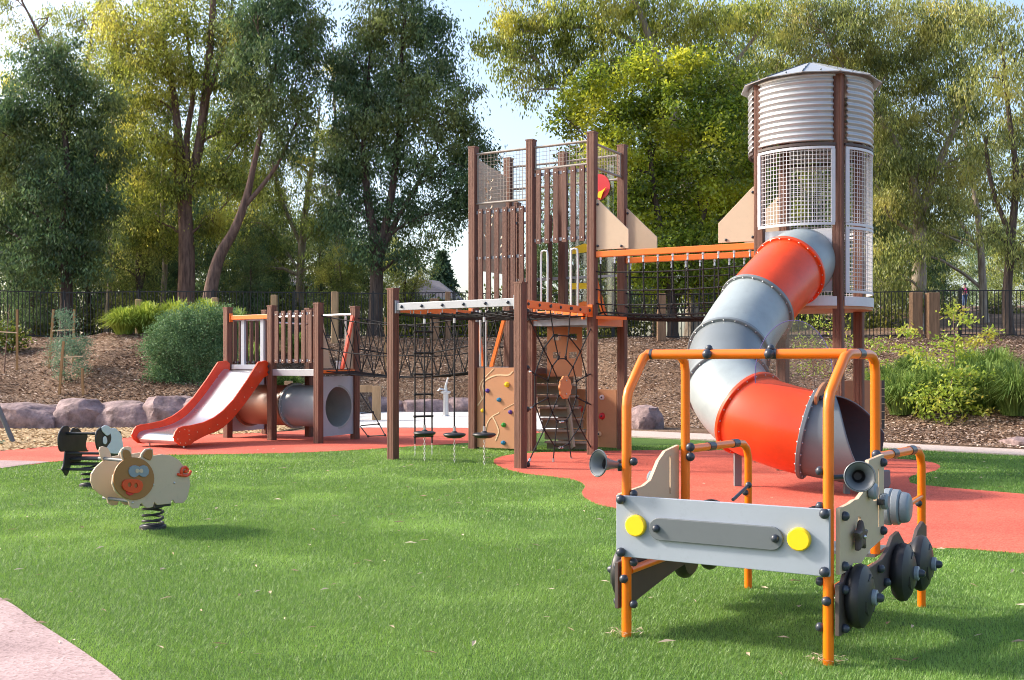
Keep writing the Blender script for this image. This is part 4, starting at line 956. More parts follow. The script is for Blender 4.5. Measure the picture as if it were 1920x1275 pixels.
for dx, dz in ((.06, .5), (.26, .48)): one(lambda q: q.lathe(a0 + V((dx, -.03, dz)), (0, 0, 1), [(0, 0), (0, .04), (.14, 0)], 10), 'cone', M['beam_orange'], b2)
one(lambda q: q.box(a0 + V((.09, -.02, .82)), (.06, 0, 0), (0, .01, 0), (0, 0, .05)), 'inlay', M['green'], b2)

# ------------------------------------------------------------------ play truck
FLp, FRp, RLp = V((.605, 5.771, 0)), V((1.514, 5.232, 0)), V((1.515, 7.01, 0))
ta = FRp - FLp; ts = RLp - FLp; TA = ta.normalized(); TS = ts.normalized(); TN = V((TA.y, -TA.x, 0))   # TN: towards the front
def T(a, t, z, out=0.0): return FLp + ta * a + ts * t + V((0, 0, z)) + TA * out
truck = thing('play_truck', T(.5, .5, 0), 'orange tube play truck with pale grey bonnet, yellow headlights and horns', 'play truck')
r = .026
for a in (0, 1):
    # cab hoop: front leg up, sloping back to the roof, down to the middle leg
    t1, t2 = (.135, .435) if a == 0 else (.165, .45)
    hoop = [T(a, 0, -.02), T(a, 0, .6), T(a, 0, 1.22), T(a, .004, 1.265), T(a, .012, 1.30), T(a, t1 * .5, 1.395), T(a, t1 - .02, 1.475), T(a, t1 + .01, 1.492), T(a, t1 + .05, 1.495), T(a, t2 - .075, 1.495), T(a, t2 - .035, 1.485), T(a, t2 - .008, 1.455), T(a, t2, 1.40), T(a, t2, .44)]
    one(lambda q: q.tube(hoop, r, 16), 'frame_tube', M['orange'], truck, smooth=True)
    rear = [T(a, t2 + .02, .95), T(a, .88, .945), T(a, .95, .935), T(a, .985, .90), T(a, 1, .84), T(a, 1, -.02)]
    one(lambda q: q.tube(rear, r * .92, 16), 'frame_tube', M['orange'], truck, smooth=True)
    one(lambda q: q.tube([T(a, .02, .35), T(a, .98, .40)], r * .85, 14), 'frame_tube', M['orange'], truck, smooth=True)
    one(lambda q: (q.tube([T(a, .62, .95), T(a, .67, .948)], r * 1.05, 14), q.tube([T(a, .84, .945), T(a, .89, .945)], r * 1.05, 14)), 'collar', M['bolt'], truck, smooth=True)
one(lambda q: q.tube([T(0, .14, 1.495), T(1, .17, 1.495)], r, 16), 'frame_tube', M['orange'], truck, smooth=True)
one(lambda q: q.tube([T(1, .66, .66) + TA * .06, T(1, 1, .66)], r * .6, 12), 'frame_tube', M['orange'], truck, smooth=True)
for a in (.33, .645): one(lambda q: (q.tube([T(a - .025, .15, 1.495), T(a + .025, .155, 1.495)], r * 1.04, 14), q.ball(T(a, .15, 1.495) + TN * .03, .026, 12), q.ball(T(a, .15, 1.495) + V((0, 0, .03)), .02, 12)), 'collar', M['bolt'], truck, smooth=True)
one(lambda q: q.tube([T(.02, .14, 1.495), T(.035, .14, 1.495)], r * 1.03, 14), 'collar', M['bolt'], truck, smooth=True)
one(lambda q: q.tube([T(1, .26, 1.495), T(1, .31, 1.495)], r * 1.07, 14), 'collar', M['bolt'], truck, smooth=True)
# bonnet board
FO = TN * .045
w_ = ta.length
bp = one(lambda q: q.slab([(-.035, .435), (w_ + .02, .435), (w_ + .02, .755), (-.035, .755)], FLp + FO, TA, V((0, 0, 1)), .02), 'bonnet_panel', M['grey_panel'], truck, bevel=.003)
def stadium(x0, x1, cz, h, n=10): return [(x1 + h * math.cos(t), cz + h * math.sin(t)) for t in [R(-90 + 180 * i / n) for i in range(n + 1)]] + [(x0 + h * math.cos(t), cz + h * math.sin(t)) for t in [R(90 + 180 * i / n) for i in range(n + 1)]]
gr = one(lambda q: q.slab(stadium(.215, .80, .597, .058), FLp + FO + TN * .019, TA, V((0, 0, 1)), .018), 'radiator_grille', M['mid_grey'], truck, bevel=.004)
bolts(gr, [FLp + FO + TN * .032 + TA * x + V((0, 0, .60)) for x in (.20, .82)], .021)
for x in (.083, .935): one(lambda q: q.lathe(FLp + FO + TN * .01 + TA * x + V((0, 0, .605)), TN, [(0, 0), (0, .056), (.022, .056), (.028, .05), (.028, 0)], 32), 'headlight', M['yellow'], truck, smooth=True)
# cream side boards
for a in (0, 1):
    L1 = (.435 if a == 0 else .45) * ts.length; out = TA * (.0 if a == 0 else 0)
    side = -1 if a == 0 else 1; off = TA * side * .045
    if a == 1: poly = [(-.0, .44), (.14, .44), (.19, .47), (.30, .45), (.44, .50), (.66, .535), (.66, .97), (.42, .955), (.33, .80), (.26, .775), (.20, .775), (.14, .765), (0, .755)]
    else: poly = [(0, .44), (.66, .47), (.66, .975), (.50, .95), (.42, .90), (.33, .80), (.25, .775), (0, .755)]
    slot = [[(.565, .60), (.58, .60), (.58, .90), (.565, .90)], [(.49, .74), (.54, .74), (.54, .78), (.49, .78)]] if a == 1 else [[(.545, .70), (.56, .70), (.56, .92), (.545, .92)]]
    if a == 1: slot.append([(.20, .60), (.27, .585), (.31, .61), (.30, .68), (.26, .69), (.24, .645)])
    cbd = one(lambda q: q.slab(poly, T(a, 0, 0) + off, TS, V((0, 0, 1)), .02, slot), 'side_board', M['tan'], truck)
    o2 = off + TA * side * .012
    bolts(cbd, [T(a, 0, z) + TS * s + o2 * 1.1 for s, z in ((.045, .715), (.045, .475), (.62, .93), (.62, .575))], .024)
    # rollers
    for s, z in ((.42, .80), (.60, .73)):
        one(lambda q: q.lathe(T(a, 0, z) + TS * s + o2, TA * side, [(0, 0), (0, .035), (.012, .042), (.03, .042), (.04, .03), (.04, 0)], 18), 'turn_knob', M['knob'], truck, smooth=True)
    one(lambda q: q.box(T(a, 0, .73) + TS * .57 + o2 * 1.2, TS * .03, TA * .02, (0, 0, .014)), 'knob_arm', M['black'], truck)
# star knob
st = [((.042 if i % 2 else .085) * math.cos(2 * math.pi * i / 10 + .3), (.045 if i % 2 else .085) * math.sin(2 * math.pi * i / 10 + .3)) for i in range(10)]
sk = one(lambda q: q.slab(st, T(1, 0, .60) + TS * .20 + TA * .085, TS, V((0, 0, 1)), .035), 'star_knob', M['brown_panel'], truck, bevel=.012)
bolts(sk, [T(1, 0, .60) + TS * .20 + TA * .105], .01, 'steel', 'screw')
# wheels on dark boards
for a in (0, 1):
    side = -1 if a == 0 else 1; off = TA * side * .048
    poly = [(-.02, .15), (.13, .15), (.35, .20), (.62, .255), (.80, .28), (1.35, .30), (1.43, .36), (1.43, .50), (1.36, .535), (1.26, .50), (1.20, .44), (1.05, .43), (.98, .48), (.90, .535), (.80, .52), (.72, .46), (.62, .425), (.42, .41), (.25, .40), (.20, .44), (.15, .465), (.09, .455), (.04, .40), (-.02, .395)]
    fb = one(lambda q: q.slab(poly, T(a, 0, 0) + off, TS, V((0, 0, 1)), .022), 'wheel_board', M['brown_panel'], truck, bevel=.003)
    bolts(fb, [T(a, 0, z) + TS * s + off * 1.45 for s, z in ((.03, .365), (.03, .18), (.56, .385), (.66, .30))], .023)
    for s, z in ((.17, .315), (.86, .325), (1.19, .325)):
        c = T(a, 0, z) + TS * s + TA * side * .07
        wl = one(lambda q: q.lathe(c, TA * side, [(-.02, 0), (-.02, .13), (0, .150), (.02, .157), (.045, .150), (.065, .12), (.078, .08), (.084, .045), (.084, 0)], 40), 'wheel', M['black'], truck, smooth=True)
        q = MB()
        for k in range(3):
            an = 2 * math.pi * (k + .25) / 3; x, y = frame(TA * side); d = x * math.cos(an) + y * math.sin(an); e = TA.cross(d)
            q.ball(c + TA * side * .068 + d * .08, .001, 4)
            q.tube([c + TA * side * .074 + d * .085 - e * .045, c + TA * side * .068 + d * .10, c + TA * side * .074 + d * .085 + e * .045], [.003, .012, .003], 8)
        q.build('wheel_rib', M['black'], wl, smooth=True)
        one(lambda q: q.lathe(c + TA * side * .082, TA * side, [(0, 0), (0, .038), (.02, .038), (.024, .032), (.024, 0)], 20), 'hub_ring', M['knob'], wl, smooth=True)
        one(lambda q: q.lathe(c + TA * side * .105, TA * side, [(0, 0), (0, .022), (.018, .022), (.030, .014), (.033, 0)], 14), 'hub_cap', M['bolt'], wl, smooth=True)
# bolts on the legs
for a in (0, 1):
    side = -1 if a == 0 else 1
    bolts(truck, [T(a, 0, z) + TN * .072 for z in (.735, .46)], .026)
    bolts(truck, [T(a, 0, .315) + TN * .036], .024)
    bolts(truck, [T(a, 0, z) - TA * side * .04 for z in (.93, .76, .40, .18)], .023)
    t2 = .435 if a == 0 else .45
    bolts(truck, [T(a, t2, z) + TN * .02 - TA * side * (.038 if a == 0 else -.01) for z in (.965, .91)], .027)
    bolts(truck, [T(a, 1, .62) - TA * .0 + V((-.02, -.01, 0))], .022)
# horns
def horn(base, d, sc=.83):
    o = one(lambda q: q.lathe(base, d, [(a_ * sc, b_ * sc) for a_, b_ in [(0, 0), (0, .018), (.03, .02), (.08, .028), (.13, .04), (.16, .055), (.18, .075), (.185, .084), (.18, .088), (.172, .084), (.155, .062), (.13, .045), (.08, .03), (.02, .022)]], 28), 'horn', M['tube_exit'], truck, smooth=True)
    one(lambda q: q.lathe(base, d, [(a_ * sc, b_ * sc) for a_, b_ in [(.184, .080), (.15, .050), (.10, .030), (.06, .022), (.06, 0)]], 28), 'horn_bell', M['black'], o, smooth=True)
    q = MB(); q.box(base - d * .01, V((.02, 0, 0)), V((0, .02, 0)), V((0, 0, .03))); q.build('clamp', M['bolt'], o, bevel=.004)
    return o
horn(T(0, 0, .905) - TA * .05 + TS * .02, V((-.80, -.55, .12)).normalized()); one(lambda q: q.tube([T(0, 0, .90), T(0, 0, .905) - TA * .06], .014, 10), 'horn_arm', M['bolt'], truck)
horn(T(1, 0, .905) + TA * .10 + TS * .10, V((-.22, -1, .08)).normalized()); one(lambda q: q.tube([T(1, 0, .90), T(1, 0, .905) + TA * .1 + TS * .1], .012, 10), 'horn_arm', M['bolt'], truck)
# ribbed drum, seat, lever
pr = []
for k in range(4): pr += [(k * .045, (.092, .1, .098, .086)[k] - .006), (k * .045 + .008, (.092, .1, .098, .086)[k]), (k * .045 + .037, (.094, .102, .096, .08)[k]), (k * .045 + .043, (.094, .102, .096, .08)[k] - .006)]
dr = [(0, 0)] + pr + [(.185, .06), (.185, 0)]
one(lambda q: q.lathe(T(1, .62, .66) - TA * .08, TA, dr, 32), 'ribbed_drum', M['knob'], truck, smooth=True)
one(lambda q: q.slab([(.05, .40), (w_ - .05, .40), (w_ - .05, .42), (.05, .42)], T(0, .62, 0), TA, V((0, 0, 1)), .32), 'seat_board', M['mid_grey'], truck)
one(lambda q: (q.tube([T(.02, .82, .60), T(.02, .97, .67)], .011, 10), q.ball(T(.02, .97, .67), .022, 10)), 'gear_lever', M['bolt'], truck, smooth=True)
one(lambda q: q.lathe(T(.22, .30, .60), (TS * -1 + V((0, 0, .8))).normalized(), [(0, .10), (.01, .11), (.02, .10), (.01, .09), (0, .10)], 28), 'steering_wheel', M['black'], truck, smooth=True)
one(lambda q: q.lathe(T(.72, .42, .60), (TS * -1 + V((0, 0, 1.2))).normalized(), [(0, .09), (.01, .10), (.02, .09), (.01, .08), (0, .09)], 28), 'steering_wheel', M['black'], truck, smooth=True)
# ------------------------------------------------------------------ spring riders
def pz(x, y, o, d, off=None):
    px, py = x / 4.903 + 80, y / 4.903 + 760; k = (px - 960) / F
    s = (k * o.y - o.x) / (d.x - k * d.y); yy = o.y + d.y * s; return (s, EYE - (py - HZ) / F * yy)
def spring(par, c, z0, z1, r, turns=4.2):
    q = MB(); n = int(turns * 20); pts = []
    for i in range(n + 1):
        t = i / n; a = 2 * math.pi * turns * t; z = z0 + .02 + (z1 - z0 - .03) * (t ** 1.25); pts.append(c + V((r * math.cos(a), r * math.sin(a), z)))
    q.tube(pts, .0105, 8); q.build('spring', M['black'], par, smooth=True)
    one(lambda q: q.lathe(c, (0, 0, 1), [(.0, 0), (.0, r + .03), (.035, r + .028), (.045, r + .01), (.045, 0)], 28), 'spring_base', M['black'], par, smooth=True)
def traced(par, name, pts, o, d, th, m, off=0.0, curve=True, holes=(), bevel=.005):
    n = V((d.y, -d.x, 0)); p2 = [pz(x, y, o, d) for x, y in pts]
    if curve:
        c = [V((a, b, 0)) for a, b in p2]; c = c + [c[0]]; p2 = [(v.x, v.y) for v in spline(c, 4)][:-1]
    return one(lambda q: q.slab(p2, o + n * off, d, V((0, 0, 1)), th, [[pz(x, y, o, d) for x, y in h] for h in holes]), name, M[m], par, bevel=bevel)
c = V((-3.12, 9.5, 0)); ax = V((.6, .8, 0)); nn_ = V((ax.y, -ax.x, 0))
pig = thing('pig_spring_rider', c, 'cream pig spring rider with brown face and orange snout on the lawn', 'spring rider')
spring(pig, c + ax * -.0, 0, .215, .085, 4.0)
body = [(1010, 462), (1090, 449), (1170, 458), (1245, 500), (1300, 565), (1340, 640), (1352, 720), (1338, 800), (1318, 865), (1285, 896), (1215, 900), (1195, 872), (1182, 872), (1172, 904), (1050, 916), (1022, 890), (1008, 935), (955, 943), (925, 925), (905, 898), (892, 910), (878, 942), (825, 948), (797, 925), (785, 880), (720, 842), (660, 790), (634, 720), (642, 650), (680, 590), (735, 540), (790, 500), (900, 475)]
for k in (0, 1):
    o = c + nn_ * (.155 if k == 0 else -.155); tr_o = c + nn_ * .155
    pts = [pz(x, y, tr_o, ax) for x, y in body]
    pb_ = one(lambda q: q.slab(pts, o, ax, V((0, 0, 1)), .02), 'body_panel', M['tan'], pig, bevel=.004)
    for ear in ([(745, 525), (722, 480), (713, 430), (722, 400), (748, 392), (790, 405), (815, 445), (824, 490), (800, 520)], [(893, 478), (905, 440), (940, 400), (985, 392), (1010, 402), (1012, 440), (1005, 490), (985, 520), (930, 500)]):
        pts = [pz(x, y, tr_o, ax) for x, y in ear]; one(lambda q: q.slab(pts, o, ax, V((0, 0, 1)), .018), 'ear', M['tan'], pb_, bevel=.004)
        if k == 0:
            cx = sum(p[0] for p in pts) / len(pts); cy = sum(p[1] for p in pts) / len(pts); q2 = [(cx + (a - cx) * .72, cy + (b - cy) * .8) for a, b in pts]
            one(lambda q: q.slab(q2, o + nn_ * .014, ax, V((0, 0, 1)), .012), 'ear_inlay', M['pigface'], pb_, bevel=.002)
    if k == 0:
        to = o
        el = lambda cx, cy, rx, ry, n=36: [(cx + rx * math.cos(2 * math.pi * i / n), cy + ry * math.sin(2 * math.pi * i / n)) for i in range(n)]
        tr = lambda nm, p, m, off, th=.012, holes=(), curve=False: traced(pb_, nm, p, to, ax, th, m, off, curve, holes, .002)
        tr('face', el(825, 672, 187, 196), 'pigface', .016, .014)
        tr('eyes', [(772, 600), (780, 570), (805, 552), (835, 550), (860, 558), (871, 566), (885, 555), (915, 548), (942, 562), (958, 595), (952, 630), (928, 654), (900, 656), (880, 648), (866, 636), (845, 652), (820, 662), (790, 650), (775, 625)], 'knob', .028, .012)
        tr('pupil', el(846, 600, 17, 20, 14), 'tan', .036, .004); tr('pupil', el(884, 600, 17, 20, 14), 'tan', .036, .004); tr('pupil', [(830, 592), (900, 592), (900, 612), (830, 612)], 'tan', .0355, .003)
        tr('tongue', [(742, 775), (830, 800), (805, 822), (780, 828), (755, 812)], 'red', .026, .008)
        tr('snout', [(708, 735), (716, 700), (740, 680), (800, 676), (860, 680), (888, 698), (900, 730), (890, 770), (862, 798), (820, 806), (765, 795), (722, 770)], 'slide_red', .032, .016, [el(775, 727, 17, 22, 14)[::-1], el(834, 735, 17, 22, 14)[::-1]])
        tr('nostril', el(775, 727, 18, 23, 14), 'pigface', .027, .006); tr('nostril', el(834, 735, 18, 23, 14), 'pigface', .027, .006)
        q = MB(); tp = [(1228, 632), (1262, 640), (1262, 600), (1275, 575), (1300, 566), (1318, 590), (1300, 612), (1290, 600)]
        f3 = lambda x, y: (lambda s: to + ax * s[0] + V((0, 0, s[1])) + nn_ * .022)(pz(x, y, to, ax))
        q.tube(spline([f3(*p) for p in tp], 4), .0125, 8); q.tube(spline([f3(1262, 640), f3(1300, 645), f3(1330, 635), f3(1350, 600)], 4), .0125, 8); q.build('tail', M['slide_red'], pb_, smooth=True)
        bolts(pb_, [f3(1203, 711) - nn_ * .012, f3(1009, 729) - nn_ * .012, f3(820, 893) - nn_ * .012], .011, 'steel', 'screw')
def pzz(x, y, o, d, off): s = pz(x, y, o, d); return o + d * s[0] + V((0, 0, s[1])) + off
for x, y in ((760, 508), (800, 880)):
    a = pzz(x, y, c + nn_ * .155, ax, V((0, 0, 0))); one(lambda q: q.tube([a + nn_ * -.38, a], .014, 12), 'handlebar' if y < 600 else 'footrest', M['mid_grey'], pig, smooth=True)
a = pzz(1060, 740, c + nn_ * .155, ax, -nn_ * .155)
one(lambda q: q.box(a + ax * .02, ax * .15, nn_ * .143, (0, 0, .012)), 'seat', M['mid_grey'], pig, bevel=.006)
one(lambda q: q.box(c + V((0, 0, .222)) + ax * .0, ax * .08, nn_ * .143, (0, 0, .012)), 'spring_plate', M['black'], pig)
# sheep
c2 = V((-4.93, 12.75, 0)); ax2 = V((.08, .997, 0)).normalized(); n2 = V((ax2.y, -ax2.x, 0))
shp = thing('sheep_spring_rider', c2, 'black and white sheep spring rider behind the pig rider', 'spring rider')
spring(shp, c2 + V((.0, 0, 0)), 0, .26, .085, 4.0)
no, fo = c2 + n2 * .20, c2 - n2 * .20
nbp = traced(shp, 'body_panel', [(600, 215), (650, 205), (690, 235), (715, 240), (720, 285), (720, 440), (620, 445), (575, 400), (572, 300)], no, ax2, .02, 'black')
traced(nbp, 'wool', [(600, 222), (650, 208), (685, 240), (712, 285), (718, 430), (600, 440), (580, 420), (575, 390), (610, 330), (600, 260)], no, ax2, .012, 'white', .016)
traced(nbp, 'head', [(500, 215), (530, 195), (575, 215), (600, 250), (612, 300), (600, 345), (585, 350), (570, 385), (540, 410), (500, 415), (478, 370), (470, 290), (480, 240)], no, ax2, .02, 'black', .018)
traced(nbp, 'wool', [(515, 200), (545, 182), (575, 190), (598, 215), (590, 262), (562, 278), (535, 255), (518, 232)], no, ax2, .012, 'white', .036)
traced(nbp, 'eyes', [(528, 300), (545, 282), (562, 300), (566, 335), (550, 358), (530, 345)], no, ax2, .008, 'white', .034)
traced(nbp, 'leg', [(560, 430), (700, 435), (690, 500), (620, 520), (560, 490)], no, ax2, .018, 'black')
fbp = traced(shp, 'body_panel', [(190, 190), (225, 188), (245, 215), (250, 260), (400, 262), (392, 350), (400, 400), (410, 425), (215, 425), (160, 420), (142, 350), (145, 270), (165, 220)], fo, ax2, .02, 'black')
traced(fbp, 'wool', [(258, 230), (280, 205), (300, 215), (320, 210), (345, 235), (350, 258), (262, 256)], fo, ax2, .02, 'black')
traced(shp, 'leg', [(205, 425), (345, 430), (352, 480), (340, 520), (290, 525), (255, 550), (240, 600), (215, 648), (190, 610), (175, 590), (190, 540)], fo, ax2, .02, 'black')
one(lambda q: q.box(c2 + V((0, 0, .33)) + ax2 * .05, ax2 * .14, n2 * .19, (0, 0, .012)), 'seat', M['black'], shp, bevel=.005)
for x, y, nm in ((215, 258, 'handlebar'), (215, 588, 'footrest'), (215, 440, 'crossbar')):
    a = pzz(x, y, fo, ax2, V((0, 0, 0))); one(lambda q: q.tube([a, a + n2 * .40], .015, 12), nm, M['black'], shp, smooth=True)
one(lambda q: q.box(c2 + V((0, 0, .27)), ax2 * .08, n2 * .19, (0, 0, .012)), 'spring_plate', M['black'], shp)

# swing frame leg at the left edge
sg = thing('swing_frame', GX(25, 18.9), 'dark steel swing frame, one slanting leg showing at the left edge', 'swing frame')
a = G(26, 829); one(lambda q: q.tube([a + V((0, 0, -.03)), a + V((-.37, -.1, .95)), a + V((-.95, -.3, 2.4))], .045, 14), 'leg', M['tube_exit'], sg, smooth=True)
sheet('swing_mat', gp((-80, 828), (0, 826), (10, 829), (0, 835), (-80, 842)), .02, mat('green_rubber_mat', (.05, .16, .10), .9))

# water pump and timber table
wp = W(836, 783, 29.2); wp.z = 0
pump = thing('water_pump', wp, 'slim grey water pump standing in the white sand', 'water pump')
one(lambda q: q.lathe(wp, (0, 0, 1), [(-.02, 0), (-.02, .12), (.03, .12), (.05, .075), (.62, .07), (.64, .14), (.68, .14), (.70, .05), (.70, 0)], 20), 'column', M['steel'], pump, smooth=True)
one(lambda q: q.tube([wp + V((0, 0, .68)), wp + V((.0, 0, .85)), wp + V((.06, -.02, 1.05))], [.05, .035, .02], 10), 'handle', M['steel'], pump, smooth=True)
one(lambda q: q.tube([wp + V((-.02, 0, .72)), wp + V((-.16, -.03, .76)), wp + V((-.2, -.03, .7))], .025, 10), 'spout', M['steel'], pump, smooth=True)
tt = thing('timber_table', GX(700, 27.5), 'low weathered timber play table behind the crawl tunnel', 'play table')
for px in (706, 600): g = GX(px, 27.3); one(lambda q: q.box(at(g, .42), (.10, 0, 0), (0, .10, 0), (0, 0, .45)), 'leg', M['pine'], tt, bevel=.01)
one(lambda q: q.box((GX(653, 27.3)) + V((0, 0, .80)), (.60, 0, 0), (0, .07, 0), (0, 0, .09)), 'tabletop', M['pine'], tt)
# small fixed post of the low bench seen through the small tower
g = GX(541, 27); tag(one(lambda q: q.box(at(g, .5), (.09, 0, 0), (0, .09, 0), (0, 0, .5)), 'timber_post', M['pine'], None, origin=g, bevel=.01), 'short square timber post seen under the deck above the grey tunnel', 'timber post', 'timber posts along the fence')

# ------------------------------------------------------------------ foliage
def leaf_quads(c, L, Wd, droop, rng, spread=1.0):
    """rhombus leaves at points c; droop 1 = hanging straight down, 0 = any way"""
    n = len(c); d = rng.normal(size=(n, 3)); d /= np.linalg.norm(d, axis=1)[:, None]
    d = d * (1 - droop) * spread + np.array([0, 0, -1.0]) * droop; d /= np.linalg.norm(d, axis=1)[:, None]
    s = rng.normal(size=(n, 3)); s -= d * (s * d).sum(1)[:, None]; s /= np.linalg.norm(s, axis=1)[:, None]
    l = (L * rng.uniform(.6, 1.3, n))[:, None]; w = (Wd * rng.uniform(.7, 1.3, n))[:, None]
    return np.stack([c, c + d * l * .45 + s * w, c + d * l, c + d * l * .45 - s * w], 1)
def limb(q, a, b, r0, r1, rng, bend=.12, n=6, seg=6):
    a, b = V(a), V(b); L = (b - a).length; pts = []
    w1 = V(rng.normal(size=3) * L * bend); w1.z = abs(w1.z)
    for i in range(n + 1):
        t = i / n; pts.append(a.lerp(b, t) + w1 * math.sin(math.pi * t) + V(rng.normal(size=3)) * L * .012 * (0 < i < n))
    q.tube(pts, [lerp(r0, r1, (i / n) ** .8) for i in range(n + 1)], seg, caps=False); return pts
def tree(name, label, D, stems, lobes, lm, bark, group=None, cov=3.2, leaf=(.17, .022), droop=.55, clump=.42, seed=1, shell=.3, per=75, base_px=None, depth=1.0, cat='tree', twigs=5, lobe_off=0.0):
    """stems: polylines of (px, py, radius_m[, dD]); lobes: (px, py, rx, ry[, dD]) in picture px at distance D"""
    rng = np.random.default_rng(seed); u = D / F
    b0 = W(stems[0][0][0], 0, D); b0.z = tz(b0.x, b0.y) - .05
    root = thing(name, b0, label, cat, group)
    q = MB(); sp_ = []
    for si, st in enumerate(stems):
        pts = [W(s[0], s[1], D + (s[3] if len(s) > 3 else 0)) for s in st]
        if si == 0: pts[0] = b0
        sm_ = spline(pts, 4) if len(pts) > 2 else pts; rr = np.interp(np.linspace(0, len(st) - 1, len(sm_)), range(len(st)), [s[2] for s in st])
        if si == 0: rr[0] *= 1.35
        q.tube(sm_, list(map(float, rr)), 10, caps=False); sp_ += [(p, r_) for p, r_ in zip(sm_, rr)]
    C = []
    for lb in lobes:
        px, py, rx, ry = lb[:4]; c_ = W(px, py, D + (lb[4] if len(lb) > 4 else rng.uniform(-.6, .6) * rx * u * depth)); rx *= u; ry *= u; rz = (rx + ry) / 2 * depth
        # limb from the nearest lower stem point
        cand = [(((c_ - p).length + max(0, p.z - c_.z + .5) * 2), p, r_) for p, r_ in sp_]; _, p0, r0 = min(cand, key=lambda k: k[0])
        e = c_ + V((0, 0, ry * .3)); rr0 = min(float(r0) * .6, .03 + .03 * (e - p0).length)
        pts = limb(q, p0, e, rr0, .02, rng); sp_ += [(p, rr0 * (1 - i / 8)) for i, p in enumerate(pts[2:-1])]
        area = math.pi * rx * ry; nl = int(area * cov / (leaf[0] * leaf[1] * .9)); nc = max(4, nl // per)
        d = rng.normal(size=(nc, 3)); d /= np.linalg.norm(d, axis=1)[:, None]; rad = (shell + (1 - shell) * rng.random(nc) ** .6)[:, None]
        wob = 1 + .22 * np.sin(d[:, :1] * 5 + px) * np.cos(d[:, 2:] * 4 + py)
        cc = np.array(c_)[None] + d * rad * wob * np.array([rx, rz, ry])[None]; C.append(cc)
        for k in range(twigs):
            j = rng.integers(nc); s_ = pts[rng.integers(2, len(pts))]; limb(q, s_, V(cc[j]), .022, .006, rng, .15, 4, 4)
    q.build('trunk', M[bark] if isinstance(bark, str) else bark, root, smooth=True)
    C = np.concatenate(C); n = len(C); k = rng.integers(int(per * .5), int(per * 1.5), n); idx = np.repeat(np.arange(n), k)
    off = rng.normal(size=(len(idx), 3)) * np.array([1, 1, .8]) * clump * (.6 + .8 * rng.random(n))[idx][:, None] * .55
    c_ = C[idx] + off - np.array(b0)[None]
    me = tri_mesh('crown', leaf_quads(c_, leaf[0], leaf[1], droop, rng), 4, None)
    at_ = me.attributes.new('tint', 'FLOAT', 'FACE'); at_.data.foreach_set('value', np.clip(rng.random(n)[idx] * .85 + rng.random(len(idx)) * .15, 0, 1).astype(np.float32))
    link('crown', me, M[lm], root)
    return root
GR = 'gum trees standing behind the fence'
tree('gum_tree', 'dark round crowned gum tree at the far left with rusty new growth on top', 40, [[(122, 600, .24), (125, 520, .2), (118, 440, .17), (130, 350, .13), (120, 240, .09), (110, 140, .04)], [(124, 500, .12), (150, 440, .1), (175, 380, .06), (180, 300, .03)], [(120, 480, .1), (85, 400, .08), (70, 320, .04)]],
     [(105, 130, 85, 55), (50, 200, 62, 60), (170, 195, 66, 62), (110, 240, 100, 70), (40, 300, 55, 60), (185, 290, 52, 60), (110, 340, 85, 60), (30, 400, 60, 60), (180, 400, 50, 50), (110, 440, 80, 50), (55, 500, 60, 40), (160, 490, 50, 36), (-30, 260, 50, 90), (-20, 440, 50, 80)], 'leaf_dark', 'bark_dark', GR, cov=3.8, seed=2, leaf=(.16, .03))
tree('gum_tree', 'tall twin stemmed gum with peeling pinkish bark and sunlit golden leaves', 43, [[(346, 600, .36), (350, 500, .32), (347, 400, .27), (337, 330, .22), (332, 230, .16), (318, 130, .1), (300, 40, .06)], [(345, 370, .2), (370, 290, .19), (383, 200, .17), (393, 100, .14), (400, 0, .12), (405, -90, .08)], [(352, 400, .16), (352, 340, .15), (350, 260, .12), (362, 170, .09), (350, 60, .05)], [(385, 190, .12), (410, 120, .09), (425, 60, .07), (440, -20, .04)]],
     [(250, 60, 70, 60), (215, 130, 40, 50), (300, 120, 66, 55), (270, 200, 60, 55), (240, 280, 45, 45), (330, 40, 60, 60), (350, 140, 45, 50), (420, 60, 55, 60), (430, 150, 50, 50), (300, 270, 50, 45), (310, 350, 55, 40), (420, 240, 45, 40), (370, 330, 50, 40), (260, 350, 40, 50), (330, -40, 120, 60), (420, 330, 45, 45), (290, 430, 60, 50), (400, 420, 50, 45), (455, 60, 40, 50), (470, 170, 40, 45), (470, 260, 40, 40), (210, 60, 50, 50), (455, 360, 40, 40)], 'leaf_gold', 'bark_pink', GR, cov=2.8, seed=3, shell=.1, leaf=(.17, .028), clump=.5)
tree('gum_tree', 'dark green crowned gum with a leaning grey trunk, left of the sky gap', 41, [[(383, 600, .28), (395, 545, .25), (412, 480, .21), (440, 430, .17), (462, 370, .14), (478, 300, .1), (500, 200, .07), (520, 110, .05)], [(455, 390, .1), (490, 350, .08), (525, 300, .06), (560, 220, .04)]],
     [(540, 45, 66, 48), (575, 100, 44, 50), (500, 110, 55, 50), (555, 160, 50, 40), (480, 40, 60, 60), (500, 210, 50, 40), (580, 60, 35, 40), (520, -20, 90, 50), (470, 180, 40, 40), (530, 260, 50, 35), (450, 120, 40, 50), (560, 210, 40, 34)], 'leaf_dark', 'bark_pink', GR, cov=3.4, seed=4, leaf=(.17, .03))
tree('gum_tree', 'slender grey branched gum with sparse foliage between the two dark crowns', 48, [[(560, 600, .2), (565, 480, .17), (575, 380, .13), (590, 280, .08), (600, 200, .04)], [(565, 460, .1), (530, 380, .08), (510, 300, .04)]],
     [(560, 300, 60, 45), (610, 360, 60, 45), (520, 380, 55, 45), (590, 430, 65, 40), (520, 470, 55, 40), (470, 430, 45, 45), (620, 260, 45, 45), (450, 500, 50, 35), (600, 500, 60, 35), (500, 320, 50, 40)], 'leaf_far', 'bark_pale', GR, cov=1.7, seed=5, shell=.1)
